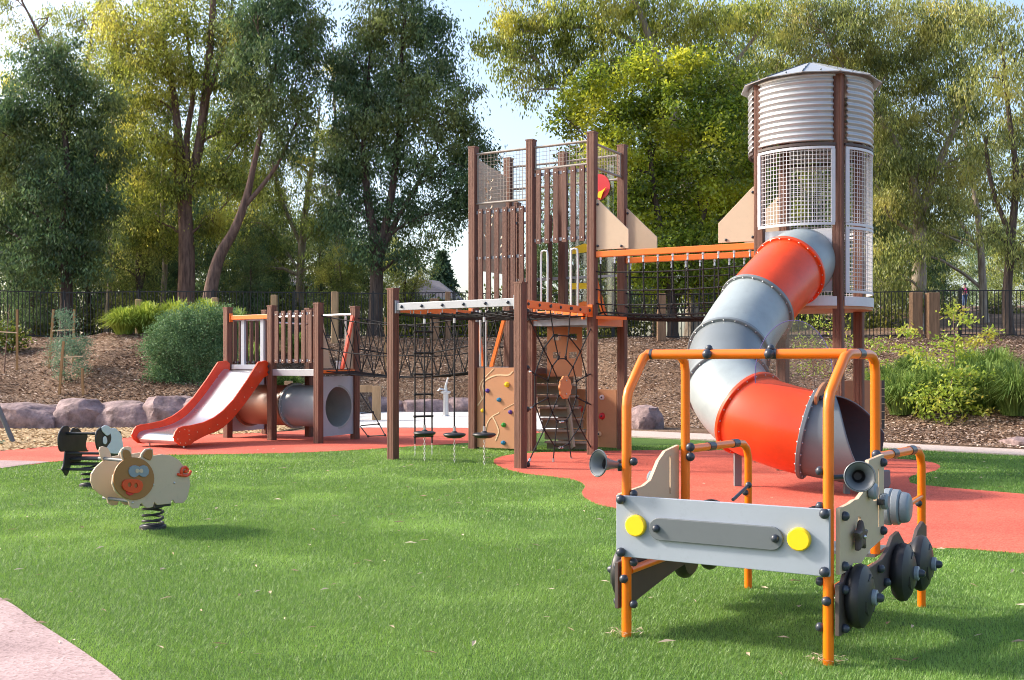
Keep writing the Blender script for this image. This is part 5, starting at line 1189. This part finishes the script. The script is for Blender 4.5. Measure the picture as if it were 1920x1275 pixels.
tree('gum_tree', 'tall dark blue green gum with a forked trunk, directly left of the bright sky', 41, [[(703, 600, .28), (706, 520, .25), (702, 450, .2), (688, 360, .15), (682, 260, .1), (690, 150, .07), (700, 60, .04)], [(706, 500, .2), (722, 430, .17), (738, 340, .13), (748, 240, .1), (752, 120, .07), (760, 20, .04)], [(712, 480, .15), (745, 410, .1), (780, 350, .07), (820, 280, .04)]],
     [(752, 30, 92, 62), (690, 60, 45, 40), (812, 70, 50, 55), (665, 110, 45, 42), (730, 120, 80, 60), (822, 150, 50, 55), (670, 190, 55, 48), (745, 210, 80, 60), (830, 230, 55, 55), (872, 275, 40, 45), (690, 290, 72, 55), (775, 300, 70, 55), (850, 330, 60, 55), (645, 330, 40, 50), (660, 400, 60, 45), (740, 400, 70, 48), (818, 410, 60, 42), (880, 370, 35, 50), (690, 470, 50, 32), (780, 480, 55, 28), (745, -40, 90, 40), (905, 300, 28, 36), (645, 150, 32, 40), (648, 250, 34, 44), (632, 310, 28, 36), (868, 190, 34, 46), (905, 350, 26, 34), (700, 220, 50, 44), (780, 160, 50, 44)], 'leaf_dark', 'bark_dark', GR, cov=3.3, seed=6, leaf=(.17, .028))
tree('gum_tree', 'spreading gum whose loose sunlit branches hang into the sky gap from the right', 42, [[(1300, 640, .3), (1296, 480, .27), (1285, 330, .24), (1260, 200, .2), (1225, 90, .15), (1190, 0, .1)], [(1270, 230, .14), (1200, 200, .1), (1130, 195, .07), (1060, 175, .04)], [(1230, 100, .12), (1150, 60, .09), (1060, 50, .06), (980, 60, .03)], [(1280, 300, .14), (1330, 180, .1), (1400, 90, .07), (1450, 20, .04)]],
     [(950, 35, 48, 36), (925, 85, 38, 30), (985, 90, 46, 34), (960, 135, 34, 26), (1010, 40, 50, 42), (1025, 140, 38, 32), (1065, 95, 48, 45), (1060, 20, 52, 40), (985, 180, 22, 22), (1120, 50, 60, 50), (1130, 130, 55, 45), (960, -30, 80, 30), (1180, 20, 70, 50), (1200, 110, 65, 55), (1260, 50, 70, 55), (1290, 140, 60, 50), (1340, 60, 70, 55), (1380, 150, 60, 55), (1400, 30, 70, 50), (1110, -40, 100, 40)], 'leaf_gold', 'bark_pale', GR, cov=3.0, seed=7, shell=.1, leaf=(.18, .028), droop=.65, clump=.5)
tree('broadleaf_tree', 'dense bright green broadleaf tree between the brown tower and the silo', 38.8, [[(1262, 660, .2), (1258, 560, .18), (1240, 450, .14), (1225, 350, .1), (1215, 250, .06)], [(1258, 520, .12), (1310, 430, .09), (1340, 330, .05)]],
     [(1115, 215, 58, 45), (1190, 190, 70, 50), (1270, 200, 70, 55), (1100, 290, 48, 52), (1165, 280, 62, 55), (1240, 290, 72, 62), (1320, 280, 70, 60), (1385, 240, 42, 62), (1150, 360, 52, 50), (1225, 380, 72, 58), (1305, 375, 66, 58), (1375, 350, 45, 55), (1180, 440, 50, 42), (1255, 460, 66, 46), (1330, 450, 60, 46), (1395, 430, 45, 50), (1210, 520, 55, 38), (1290, 530, 66, 38), (1370, 520, 55, 40), (1085, 170, 38, 28), (1420, 300, 35, 60), (1130, 150, 44, 34), (1210, 130, 52, 36), (1300, 130, 55, 40), (1370, 170, 45, 44), (1060, 230, 24, 28)], 'leaf_bright', 'bark_dark', None, cov=4.5, seed=8, leaf=(.15, .042), droop=.3, clump=.46, shell=.4, per=95)
tree('gum_tree', 'wide grey green gum with a stout forked pale trunk at right of the silo', 44, [[(1720, 670, .34), (1722, 560, .3), (1724, 470, .27), (1722, 390, .23), (1700, 310, .15), (1650, 220, .1), (1590, 150, .06)], [(1724, 410, .2), (1750, 330, .15), (1790, 240, .1), (1830, 150, .06)], [(1720, 440, .1), (1665, 400, .08), (1640, 330, .05)]],
     [(1460, 40, 70, 55), (1540, 30, 70, 50), (1620, 40, 72, 55), (1700, 60, 75, 60), (1780, 40, 75, 58), (1480, 110, 60, 50), (1590, 120, 66, 50), (1680, 150, 70, 55), (1770, 130, 72, 60), (1650, 230, 60, 50), (1730, 240, 62, 50), (1810, 210, 60, 55), (1660, 310, 50, 46), (1720, 320, 50, 40), (1800, 310, 55, 48), (1670, 390, 50, 40), (1770, 380, 45, 40), (1690, 470, 60, 34), (1650, 530, 50, 36), (1700, 560, 46, 30), (1440, 170, 50, 60)], 'leaf_grey', 'bark_pale', GR, cov=3.2, seed=9, leaf=(.19, .024), droop=.65, clump=.5)
tree('gum_tree', 'thin dark stemmed gum at the right edge, leaning beside the fence', 40, [[(1893, 680, .2), (1888, 560, .17), (1897, 440, .14), (1905, 330, .11), (1890, 200, .08), (1880, 90, .05)], [(1893, 440, .1), (1860, 350, .08), (1845, 250, .05)], [(1900, 380, .1), (1925, 300, .07), (1940, 200, .05)]],
     [(1860, 60, 70, 58), (1920, 100, 60, 60), (1850, 160, 62, 50), (1920, 220, 55, 60), (1850, 260, 50, 45), (1920, 340, 45, 50), (1870, 360, 40, 36), (1920, 460, 45, 45), (1850, 440, 36, 34)], 'leaf_grey', 'bark_dark', GR, cov=2.2, seed=10, leaf=(.19, .024), droop=.65, clump=.5)
tree('gum_tree', 'pale slender gum behind the silo mesh, between silo and forked trunk', 52, [[(1845, 640, .2), (1842, 520, .17), (1835, 420, .14), (1820, 320, .1), (1800, 200, .06)], [(1838, 470, .1), (1790, 400, .07), (1760, 330, .04)]],
     [(1560, 250, 60, 60), (1600, 340, 60, 55), (1600, 440, 55, 50), (1760, 440, 50, 36), (1820, 380, 50, 40), (1840, 300, 45, 50), (1600, 520, 50, 36), (1500, 200, 60, 60), (1450, 260, 50, 60), (1660, 440, 40, 40)], 'leaf_grey', 'bark_pale', GR, cov=2.2, seed=12, shell=.1, leaf=(.19, .024))
tree('gum_tree', 'loose light crowned gum in the top left corner against the sky', 50, [[(70, 600, .24), (90, 450, .2), (120, 280, .15), (105, 150, .1), (70, 60, .06), (40, 0, .04)], [(118, 250, .1), (160, 130, .08), (175, 40, .05)]],
     [(40, 80, 40, 40), (90, 40, 45, 34), (20, 160, 40, 40), (150, 50, 45, 40), (180, 100, 40, 40), (110, 100, 40, 34), (10, 10, 40, 40), (190, 10, 50, 30), (10, 240, 40, 50)], 'leaf_gold', 'bark_pink', GR, cov=1.3, seed=13, shell=.1)
for i, (px, D, lean, lab) in enumerate([(200, 46, 8, 'slender pale trunked gum just right of the dark left crown'), (255, 47, -6, 'slender gum rising between the dark left crown and the twin stems'), (300, 46, 10, 'slender gum close on the left of the twin stemmed gum'), (450, 49, 12, 'slender gum seen behind the leaning grey trunk'), (640, 47, -8, 'slender gum just left of the dark forked gum'), (1500, 49, 14, 'slender gum behind the silo roof'), (1620, 47, -10, 'slender gum just right of the silo mesh')]):
    tree('gum_tree', lab, D, [[(px, 620, .13), (px + lean, 480, .11), (px + lean * .4, 350, .09), (px + lean * 1.6, 200, .06), (px + lean * 2, 80, .03)]],
         [(px - 20, 130, 40, 40), (px + 25, 190, 40, 40), (px - 25, 260, 36, 34), (px + 28, 330, 34, 34), (px - 20, 400, 34, 30), (px + 20, 470, 34, 26)], 'leaf_gold' if i % 2 else 'leaf_far', 'bark_pale', GR, cov=1.8, seed=90 + i, shell=.1)
# the belt further back: three trees copied
b1 = tree('gum_tree', 'far tree in the dense belt behind the front gums', 56, [[(0, 640, .3), (5, 520, .25), (-5, 400, .18), (10, 280, .1)], [(2, 500, .15), (40, 400, .1), (60, 330, .06)]],
     [(0, 250, 90, 60), (-70, 320, 75, 60), (70, 320, 75, 60), (0, 370, 90, 60), (-60, 440, 80, 55), (60, 440, 80, 55), (0, 510, 100, 50), (-70, 570, 60, 40), (70, 570, 60, 40)], 'leaf_far', 'bark_dark', 'trees of the far belt', cov=2.2, seed=21, leaf=(.24, .045), clump=.65, per=55, twigs=2)
b2 = tree('gum_tree', 'dark far tree in the dense belt behind the front gums', 56, [[(0, 640, .26), (-6, 500, .2), (4, 380, .14), (-4, 260, .07)]],
     [(0, 200, 70, 60), (-50, 270, 70, 60), (55, 290, 70, 60), (-20, 360, 90, 60), (60, 410, 75, 50), (-65, 430, 75, 55), (10, 490, 90, 50), (-50, 560, 70, 45), (60, 570, 70, 40)], 'leaf_dark', 'bark_dark', 'trees of the far belt', cov=2.0, seed=22, leaf=(.24, .045), clump=.65, per=55, twigs=2)
rnd = random.Random(5); first = {0: b1, 1: b2}; seen = set()
for px, D, sc, k in [(-60, 47, .75, 1), (20, 52, .8, 1), (85, 58, .85, 0), (170, 49, .72, 1), (235, 56, .9, 1), (290, 50, .62, 1), (330, 60, .9, 0), (420, 55, .66, 1), (480, 50, .5, 1), (530, 58, .62, 0), (600, 52, .52, 1), (650, 60, .6, 1), (700, 54, .5, 0), (760, 50, .34, 0), (1010, 47, .36, 1), (1080, 52, .62, 1), (1150, 56, .8, 0),
                 (1230, 54, .9, 1), (1310, 58, .9, 0), (1390, 52, .95, 1), (1460, 56, 1.0, 0), (1530, 50, .95, 1), (1590, 58, 1.0, 0), (1660, 62, .9, 0), (1740, 66, .7, 1), (1770, 100, .75, 0), (1890, 104, .8, 0), (1840, 112, .8, 1), (1990, 54, .9, 1), (1480, 66, 1.15, 1), (1620, 70, 1.2, 1), (1560, 76, 1.1, 0), (-100, 60, 1.0, 0), (130, 66, 1.1, 0), (400, 68, 1.05, 1), (260, 44, .45, 0), (470, 45, .33, 1), (60, 44, .45, 1), (640, 46, .32, 0)]:
    src = first[k]; o = src if k not in seen else copy_tree(src); seen.add(k)
    p = GX(px, D); o.location = (p.x, p.y, tz(p.x, p.y) - .1); o.rotation_euler = (0, 0, rnd.uniform(0, 6.28)); o.scale = (sc, sc, sc * rnd.uniform(.9, 1.1))
# conifer far behind the roof
cf = thing('conifer_tree', GX(828, 75, 2.5), 'pointed blue green conifer behind the grey house roof', 'tree'); cf.location.z = 2.4
one(lambda q: q.tube([GX(828, 75, 2.4), W(828, 480, 75)], [.3, .05], 8), 'trunk', M['bark_dark'], cf)
rg = np.random.default_rng(4); n = 16000; t = rg.random(n) ** .7; zt = W(828, 472, 75).z; a = rg.uniform(0, 6.28, n); rr = (.05 + t * 2.3) * (.45 + .55 * rg.random(n)) * (1 + .25 * np.sin(t * 60))
pc = np.stack([rr * np.cos(a), rr * np.sin(a), (zt - 2.4) - t * (zt - 2.6)], -1)
link('crown', tri_mesh('crown', leaf_quads(pc, .4, .07, .15, rg), 4, None), leafmat('conifer_needles', (.04, .09, .05), (.09, .15, .08), .2), cf)

# ------------------------------------------------------------------ shrubs and grasses
def shrub(name, label, D, lobes, lm, leaf, droop=-.3, cov=5, clump=.14, seed=1, per=22, cat='shrub', group=None, base=None):
    rng = np.random.default_rng(seed); u = D / F; bx = base or (sum(l[0] for l in lobes) / len(lobes)); b0 = GX(bx, D); b0.z = tz(b0.x, b0.y) - .03
    root = thing(name, b0, label, cat, group); C = []; q = MB()
    for l in lobes:
        c_ = W(l[0], l[1], D + (l[4] if len(l) > 4 else 0)); rx, ry = l[2] * u, l[3] * u
        nl = int(math.pi * rx * ry * cov / (leaf[0] * leaf[1] * .9)); nc = max(4, nl // per)
        d = rng.normal(size=(nc, 3)); d /= np.linalg.norm(d, axis=1)[:, None]; rad = (.5 + .5 * rng.random(nc) ** .6)[:, None]
        C.append(np.array(c_)[None] + d * rad * np.array([rx, rx * .9, ry])[None])
        for k in range(4): limb(q, b0 + V((rng.normal() * .08, rng.normal() * .08, 0)), V(C[-1][rng.integers(nc)]), .014, .004, rng, .08, 4, 4)
    C = np.concatenate(C); n = len(C); idx = np.repeat(np.arange(n), per); off = rng.normal(size=(len(idx), 3)) * clump
    q.build('stem', M['bark_pink'], root)
    P_ = leaf_quads(C[idx] + off - np.array(b0)[None], leaf[0], leaf[1], droop, rng); link('foliage', tri_mesh('foliage', P_, 4, None), M[lm], root); return root
def tussock(label, px, D, rad, h, lm, seed, n=900, group='strappy tussocks on the banks', wd=.012):
    rng = np.random.default_rng(seed); b0 = GX(px, D); b0.z = tz(b0.x, b0.y) - .03
    a = rng.uniform(0, 2 * np.pi, n); out = rad * rng.uniform(.1, 1.0, n); hh = h * rng.uniform(.55, 1.1, n) * (1 - .25 * out / rad); r0 = rng.uniform(0, .28, n) * rad; wv = wd * rng.uniform(.6, 1.3, n); curl = rng.uniform(0, .75, n) * (out / rad)
    dx, dy = np.cos(a), np.sin(a); pts = []
    for t in (0, .35, .7, 1.0): rr_ = r0 + out * t ** 1.35; z = hh * (2.3 * t - (1.3 + curl) * t * t); pts.append(np.stack([dx * rr_, dy * rr_, z], -1))
    sx = np.stack([-dy, dx, np.zeros(n)], -1) * wv[:, None]; V_ = []
    for (i, ww) in ((0, .7), (1, 1), (2, .7), (3, .1)): V_ += [pts[i] - sx * ww, pts[i] + sx * ww]
    P_ = np.stack(V_, 1); N = n; me = bpy.data.meshes.new('tussock'); co_ = P_.reshape(-1, 3); me.vertices.add(N * 8); me.vertices.foreach_set('co', co_.reshape(-1).astype(np.float32))
    f = np.array([[0, 1, 3, 2], [2, 3, 5, 4], [4, 5, 7, 6]]); F_ = (f[None] + (np.arange(N) * 8)[:, None, None]).reshape(-1)
    me.loops.add(N * 12); me.loops.foreach_set('vertex_index', F_.astype(np.int32)); me.polygons.add(N * 3); me.polygons.foreach_set('loop_start', np.arange(N * 3, dtype=np.int32) * 4); me.polygons.foreach_set('loop_total', np.full(N * 3, 4, np.int32)); me.update(); me.validate()
    o = link('tussock', me, M[lm]); o.location = b0; tag(o, label, 'grass tussock', group); return o
shrub('shrub', 'dense rounded blue green shrub on the mulch bank left of the orange slide', 27.6, [(335, 612, 40, 22), (385, 612, 40, 24), (420, 600, 22, 24), (322, 655, 42, 36), (385, 670, 46, 44), (325, 705, 34, 26), (372, 718, 42, 22), (420, 650, 26, 40), (298, 632, 22, 18), (355, 650, 50, 42), (300, 690, 22, 22), (350, 590, 16, 12), (312, 600, 12, 10), (278, 655, 14, 14), (402, 588, 14, 10), (288, 715, 14, 12), (330, 735, 18, 10), (375, 582, 10, 9)], 'leaf_shrub', (.055, .013), cov=5, clump=.10, seed=31)
for i, (px, D, r_, h, m, lab) in enumerate([
    (232, 31.2, .75, .8, 'strap_lime', 'lime green tussock at the left end of the clump above the bank'), (275, 31.6, .8, .95, 'strap_lime', 'lime green tussock second from the left above the shrub'), (330, 31.8, .85, 1.05, 'strap_lime', 'lime green tussock directly above the blue green shrub'), (385, 31.8, .8, 1.05, 'strap_lime', 'tall lime green tussock at the right of the shrub top'), (440, 32.4, .8, .95, 'strap', 'green tussock behind the left post of the small tower'), (500, 33, .8, .9, 'strap', 'green tussock behind the slatted panel of the small tower'), (560, 33.5, .7, .8, 'strap', 'green tussock behind the right half of the small tower'),
    (470, 29, .6, .9, 'strap', 'green tussock seen between the slide gate bars'), (540, 29.5, .6, .7, 'strap', 'low green tussock above the grey crawl tunnel'), (1690, 24.0, .75, .85, 'strap', 'arching tussock closest to the silo at right'), (1740, 24.6, .8, .95, 'strap', 'arching tussock left of the lime sapling trunk'), (1800, 24.2, .8, .9, 'strap', 'arching tussock right behind the lime sapling trunk'),
    (1850, 24.0, .85, 1.0, 'strap', 'large arching tussock right of the lime sapling'), (1905, 23.2, .9, 1.05, 'strap', 'large arching tussock at the right edge of the photo'), (1955, 23.0, .9, 1.0, 'strap', 'arching tussock cut by the right edge'), (1660, 25.6, .7, .8, 'strap', 'tussock half hidden by the orange truck frame'), (1870, 26.0, .8, 1.0, 'strap', 'upper tussock in the second row at right'), (1820, 26.4, .8, .9, 'strap', 'upper tussock behind the sapling crown'), (1710, 26.6, .7, .8, 'strap', 'upper tussock between sapling and silo')]):
    tussock(lab, px, D, r_ * (1.15 if px > 1600 else 1.05), h * (1.15 if px > 1600 else 1.05), m, 40 + i, n=1500 if m == 'strap_lime' else 1300)
# lime sapling at right
def sapling(label, D, stem, sprays, lm, leaf, seed, n=70, droop=.15, name='sapling', r0=.02, cat='sapling'):
    rng = np.random.default_rng(seed); b0 = GX(stem[0][0], D); b0.z = tz(b0.x, b0.y) - .03; root = thing(name, b0, label, cat); q = MB()
    pts = [b0] + [W(x, y, D) for x, y in stem[1:]]; s = spline(pts, 4); q.tube(s, [lerp(r0, .006, i / (len(s) - 1)) for i in range(len(s))], 7, caps=False); C = []
    for (x, y, rx, ry) in sprays:
        c_ = W(x, y, D + rng.uniform(-.5, .5)); p0 = min(s, key=lambda p: (p - c_).length + max(0, p.z - c_.z) * 3); l = limb(q, p0, c_, r0 * .4, .003, rng, .06, 4, 4); u = D / F
        nn = int(n * rx * ry / 600); C.append(np.array(c_)[None] + rng.normal(size=(nn, 3)) * np.array([rx * u, rx * u, ry * u]) * .5)
    q.build('trunk', M['bark_pink'], root); C = np.concatenate(C)
    link('crown', tri_mesh('crown', leaf_quads(C - np.array(b0)[None], leaf[0], leaf[1], droop, rng), 4, None), M[lm], root)
sapling('lime and yellow leafed sapling growing from mulch in front of the tussocks', 23.3, [(1779, 822), (1780, 740), (1790, 680), (1788, 600)], [(1790, 585, 22, 16), (1812, 600, 20, 12), (1700, 622, 24, 12), (1720, 660, 34, 12), (1750, 680, 34, 14), (1780, 640, 30, 18), (1830, 640, 26, 12), (1860, 625, 20, 12), (1790, 700, 34, 16), (1740, 730, 34, 14), (1830, 700, 28, 12), (1760, 760, 36, 14), (1810, 760, 38, 16), (1720, 745, 26, 10), (1790, 735, 40, 18), (1840, 770, 24, 12), (1775, 790, 36, 14), (1730, 775, 24, 12), (1800, 660, 30, 16), (1690, 650, 18, 8)], 'leaf_spray', (.095, .024), 51, n=210)
sapling('small yellow green sapling growing beside the silo posts', 25.5, [(1640, 800), (1642, 700), (1640, 630)], [(1640, 640, 24, 10), (1655, 655, 24, 9), (1625, 660, 20, 9), (1650, 680, 24, 10), (1632, 700, 22, 10), (1655, 720, 24, 12), (1700, 615, 20, 7)], 'leaf_spray', (.09, .02), 52, n=150)
sapling('yellow green shrub seen through the clear screen of the tube slide', 26.5, [(1530, 740), (1525, 680), (1535, 620)], [(1520, 600, 40, 18), (1560, 610, 40, 18), (1540, 650, 46, 20), (1500, 640, 34, 18), (1590, 640, 30, 18), (1550, 690, 46, 18), (1510, 690, 34, 16)], 'leaf_spray', (.085, .018), 53, n=70, cat='shrub', name='shrub')
sapling('feathery blue green staked sapling on the mulch bank at left', 28.0, [(122, 745), (120, 690), (122, 620), (121, 562)], [(118, 590, 18, 12), (128, 605, 20, 14), (112, 655, 22, 16), (140, 655, 24, 18), (150, 665, 18, 16), (108, 680, 18, 12), (150, 690, 18, 14), (125, 640, 26, 14), (160, 640, 16, 12), (138, 720, 18, 14), (115, 700, 16, 10), (150, 715, 16, 12), (128, 740, 18, 10)], 'leaf_fine', (.09, .008), 54, n=900, r0=.02)
sapling('thin young sapling tied between two stakes at the far left', 29.5, [(8, 700), (12, 640), (18, 570)], [(18, 590, 10, 10), (10, 610, 14, 10), (20, 640, 12, 10), (6, 650, 12, 10)], 'leaf_fine', (.08, .012), 55, n=60)
def stake(px, y0, y1, D, lab, lean=0):
    a = W(px + lean, y0, D); b = W(px, y1, D); b.z = tz(b.x, b.y) - .05
    o = one(lambda q: q.bar(b, a, .05, .05, up=(0, 1, 0)), 'timber_stake', M['stake'], None, origin=b); tag(o, lab, 'stake', 'timber stakes tied to young trees')
stake(32, 580, 700, 29.6, 'leftmost timber stake, right of the thin sapling'); stake(92, 580, 690, 29.4, 'rear left stake of the feathery sapling', 8); stake(137, 580, 660, 29.4, 'rear right stake of the feathery sapling', 2); stake(111, 640, 752, 26.9, 'front left stake of the feathery sapling', 8); stake(156, 690, 746, 26.8, 'front right stake of the feathery sapling', -2); stake(722, 595, 660, 33.5, 'lone thin stake standing behind the rope bridge')
tag(one(lambda q: (q.bar(W(98, 620, 28.2), W(140, 618, 28.2), .01, .035), q.bar(W(0, 622, 29.4), W(32, 624, 29.4), .01, .03), q.bar(W(116, 670, 27.4), W(156, 668, 27.4), .01, .03)), 'tree_tie', M['cream'], None, origin=W(118, 620, 28)), 'pale webbing ties strung between the stakes at left', 'tree tie')
shrub('shrub', 'low bright green bush in front of the fence at the far left', 32.5, [(10, 632, 26, 18), (38, 640, 18, 12), (-20, 630, 30, 24)], 'leaf_bright', (.12, .03), cov=4, clump=.14, seed=60)
for i, (px, D, rx, ry, m, lab) in enumerate([(860, 46, 60, 34, 'leaf_bright', 'bright hedge in front of the house behind the fence'), (760, 45, 46, 22, 'leaf_bright', 'low bright bush under the dark forked gum'), (930, 48, 60, 50, 'leaf_far', 'olive bush behind the tall tower'), (1040, 46, 50, 50, 'leaf_bright', 'green bush glimpsed between the tower posts'), (1640, 47, 60, 34, 'leaf_gold', 'golden bush behind the silo legs'), (520, 47, 80, 30, 'leaf_far', 'olive bush behind the small tower'), (1760, 62, 60, 40, 'leaf_grey', 'grey green bush beyond the fence left of the walker'), (1880, 64, 50, 40, 'leaf_grey', 'grey green bush beyond the fence right of the walker'), (380, 46, 70, 50, 'leaf_far', 'olive bush between the two big trunks at left'), (1500, 46, 70, 50, 'leaf_far', 'olive bush hidden behind the tube slide bend'), (1150, 50, 70, 50, 'leaf_far', 'olive bush seen through the net bridge ropes'), (240, 47, 90, 36, 'leaf_far', 'dark bush behind the fence at left'), (90, 46, 80, 36, 'leaf_far', 'bush behind the fence under the dark left gum')]):
    shrub('bush', lab, D, [(px - rx * .4, 615, rx * .6, ry), (px + rx * .4, 618, rx * .6, ry * .9), (px, 600, rx * .6, ry)], m, (.2, .05), cov=3, clump=.3, seed=70 + i, cat='bush')
# far understorey
q = None
# ------------------------------------------------------------------ houses
hs_ = thing('house', GX(800, 60, 2.6), 'low house with a grey tiled hip roof behind the fence', 'house')
def P3(px, py, D): return W(px, py, D)
e = 4.9
A, B, C_, D_ = V((-6.9, 58, e)), V((-2.9, 58, e)), V((-2.4, 66, e)), V((-7.2, 66, e)); r1, r2 = V((-5.4, 60.5, 6.15)), V((-4.2, 63, 6.15))
q = MB(); q.add([A, B, C_, D_, r1, r2, A - V((0, 0, .15)), B - V((0, 0, .15)), C_ - V((0, 0, .15)), D_ - V((0, 0, .15))], [(0, 1, 4), (1, 2, 5, 4), (2, 3, 5), (3, 0, 4, 5), (0, 6, 7, 1), (1, 7, 8, 2), (2, 8, 9, 3), (3, 9, 6, 0), (6, 9, 8, 7)]); q.build('roof', M['roof'], hs_)
q = MB(); q.box((-4.9, 62, 3.6), (1.9, 0, 0), (0, 3.6, 0), (0, 0, 1.2)); wl = q.build('wall', M['brick'], hs_)
one(lambda q: q.box((-5.6, 58.38, 3.9), (.5, 0, 0), (0, .03, 0), (0, 0, .45)), 'window', M['glassdark'], hs_)
one(lambda q: q.bar(A + V((0, -.03, -.03)), B + V((0, -.03, -.03)), .06, .14), 'gutter', M['white'], hs_)
h2 = thing('house', GX(525, 64, 2.6), 'second grey roofed house glimpsed between trunks at left', 'house'); e = 5.9
A, B, C_, D_ = V((-16.2, 62, e)), V((-11.4, 62, e)), V((-11.4, 70, e)), V((-16.2, 70, e)); r1, r2 = V((-14.2, 65.5, 6.9)), V((-13.0, 65.5, 6.9))
q = MB(); q.add([A, B, C_, D_, r1, r2], [(0, 1, 5, 4), (1, 2, 5), (2, 3, 4, 5), (3, 0, 4), (3, 2, 1, 0)]); q.build('roof', M['roof'], h2)
one(lambda q: q.box((-13.8, 66, 4.2), (2.2, 0, 0), (0, 3.7, 0), (0, 0, 1.69)), 'wall', M['brick'], h2)
one(lambda q: q.bar(A + V((0, -.04, -.02)), B + V((0, -.04, -.02)), .06, .14), 'gutter', M['white'], h2)

# ------------------------------------------------------------------ walker far behind the fence
wk = GX(1809, 79); wk.z = tz(wk.x, wk.y) - .03
per = thing('person', wk, 'person in a hat, dark jacket and pink top walking beyond the fence at right', 'person')
def skin(name, verts, edges, radii, m, par, lvl=2):
    me = bpy.data.meshes.new(name); me.from_pydata([tuple(v) for v in verts], edges, []); o = link(name, me, m, par)
    o.modifiers.new('skin', 'SKIN'); 
    for i, r_ in enumerate(radii): me.skin_vertices[0].data[i].radius = r_ if isinstance(r_, tuple) else (r_, r_)
    me.skin_vertices[0].data[0].use_root = True
    s = o.modifiers.new('sub', 'SUBSURF'); s.levels = lvl; s.render_levels = lvl; return o
skinm = mat('skin', (.45, .27, .19), .6)
bv = [(0, 0, .92), (0, 0, 1.15), (0, 0, 1.38), (0, -.01, 1.48), (0, -.02, 1.58), (0, -.02, 1.67), (-.10, 0, .88), (-.12, -.08, .5), (-.12, .02, .08), (-.12, -.12, .04), (.10, 0, .88), (.11, .08, .5), (.11, .2, .10), (.11, .06, .05), (-.19, 0, 1.40), (-.25, -.02, 1.14), (-.22, -.16, .95), (.19, 0, 1.40), (.25, .02, 1.14), (.24, -.08, .92), (-.22, -.22, .9), (.24, -.14, .86)]
be = [(0, 1), (1, 2), (2, 3), (3, 4), (4, 5), (0, 6), (6, 7), (7, 8), (8, 9), (0, 10), (10, 11), (11, 12), (12, 13), (2, 14), (14, 15), (15, 16), (2, 17), (17, 18), (18, 19), (16, 20), (19, 21)]
br = [(.14, .11), (.13, .1), (.15, .1), .055, .085, .07, .09, .065, .045, .035, .09, .065, .045, .035, .06, .045, .035, .06, .045, .035, .035, .035]
skin('body', bv, be, br, skinm, per)
skin('trousers', [(0, 0, .95), (-.1, 0, .86), (-.12, -.08, .5), (-.12, .02, .12), (.1, 0, .86), (.11, .08, .5), (.11, .2, .14)], [(0, 1), (1, 2), (2, 3), (0, 4), (4, 5), (5, 6)], [(.15, .12), .1, .08, .06, .1, .08, .06], mat('blue_jeans', (.05, .09, .2), .8), per)
skin('jacket', [(0, .01, .98), (0, .01, 1.2), (0, .01, 1.40), (-.2, 0, 1.40), (-.26, -.02, 1.14), (-.22, -.15, .97), (.2, 0, 1.40), (.26, .02, 1.14), (.24, -.07, .94)], [(0, 1), (1, 2), (2, 3), (3, 4), (4, 5), (2, 6), (6, 7), (7, 8)], [(.16, .12), (.15, .12), (.16, .11), .07, .058, .05, .07, .058, .05], mat('dark_jacket', (.03, .035, .05), .8), per)
one(lambda q: q.ball(wk + V((.03, -.09, 1.2)), .1, 12, (.95, .6, 2.0)), 'pink_top', mat('pink_cloth', (.75, .04, .25), .8), per, smooth=True)
one(lambda q: q.lathe(wk + V((0, -.02, 1.66)), (0, 0, 1), [(0, .17), (.01, .17), (.02, .10), (.10, .09), (.12, 0)], 16), 'hat', mat('dark_hat', (.05, .05, .07), .8), per, smooth=True)
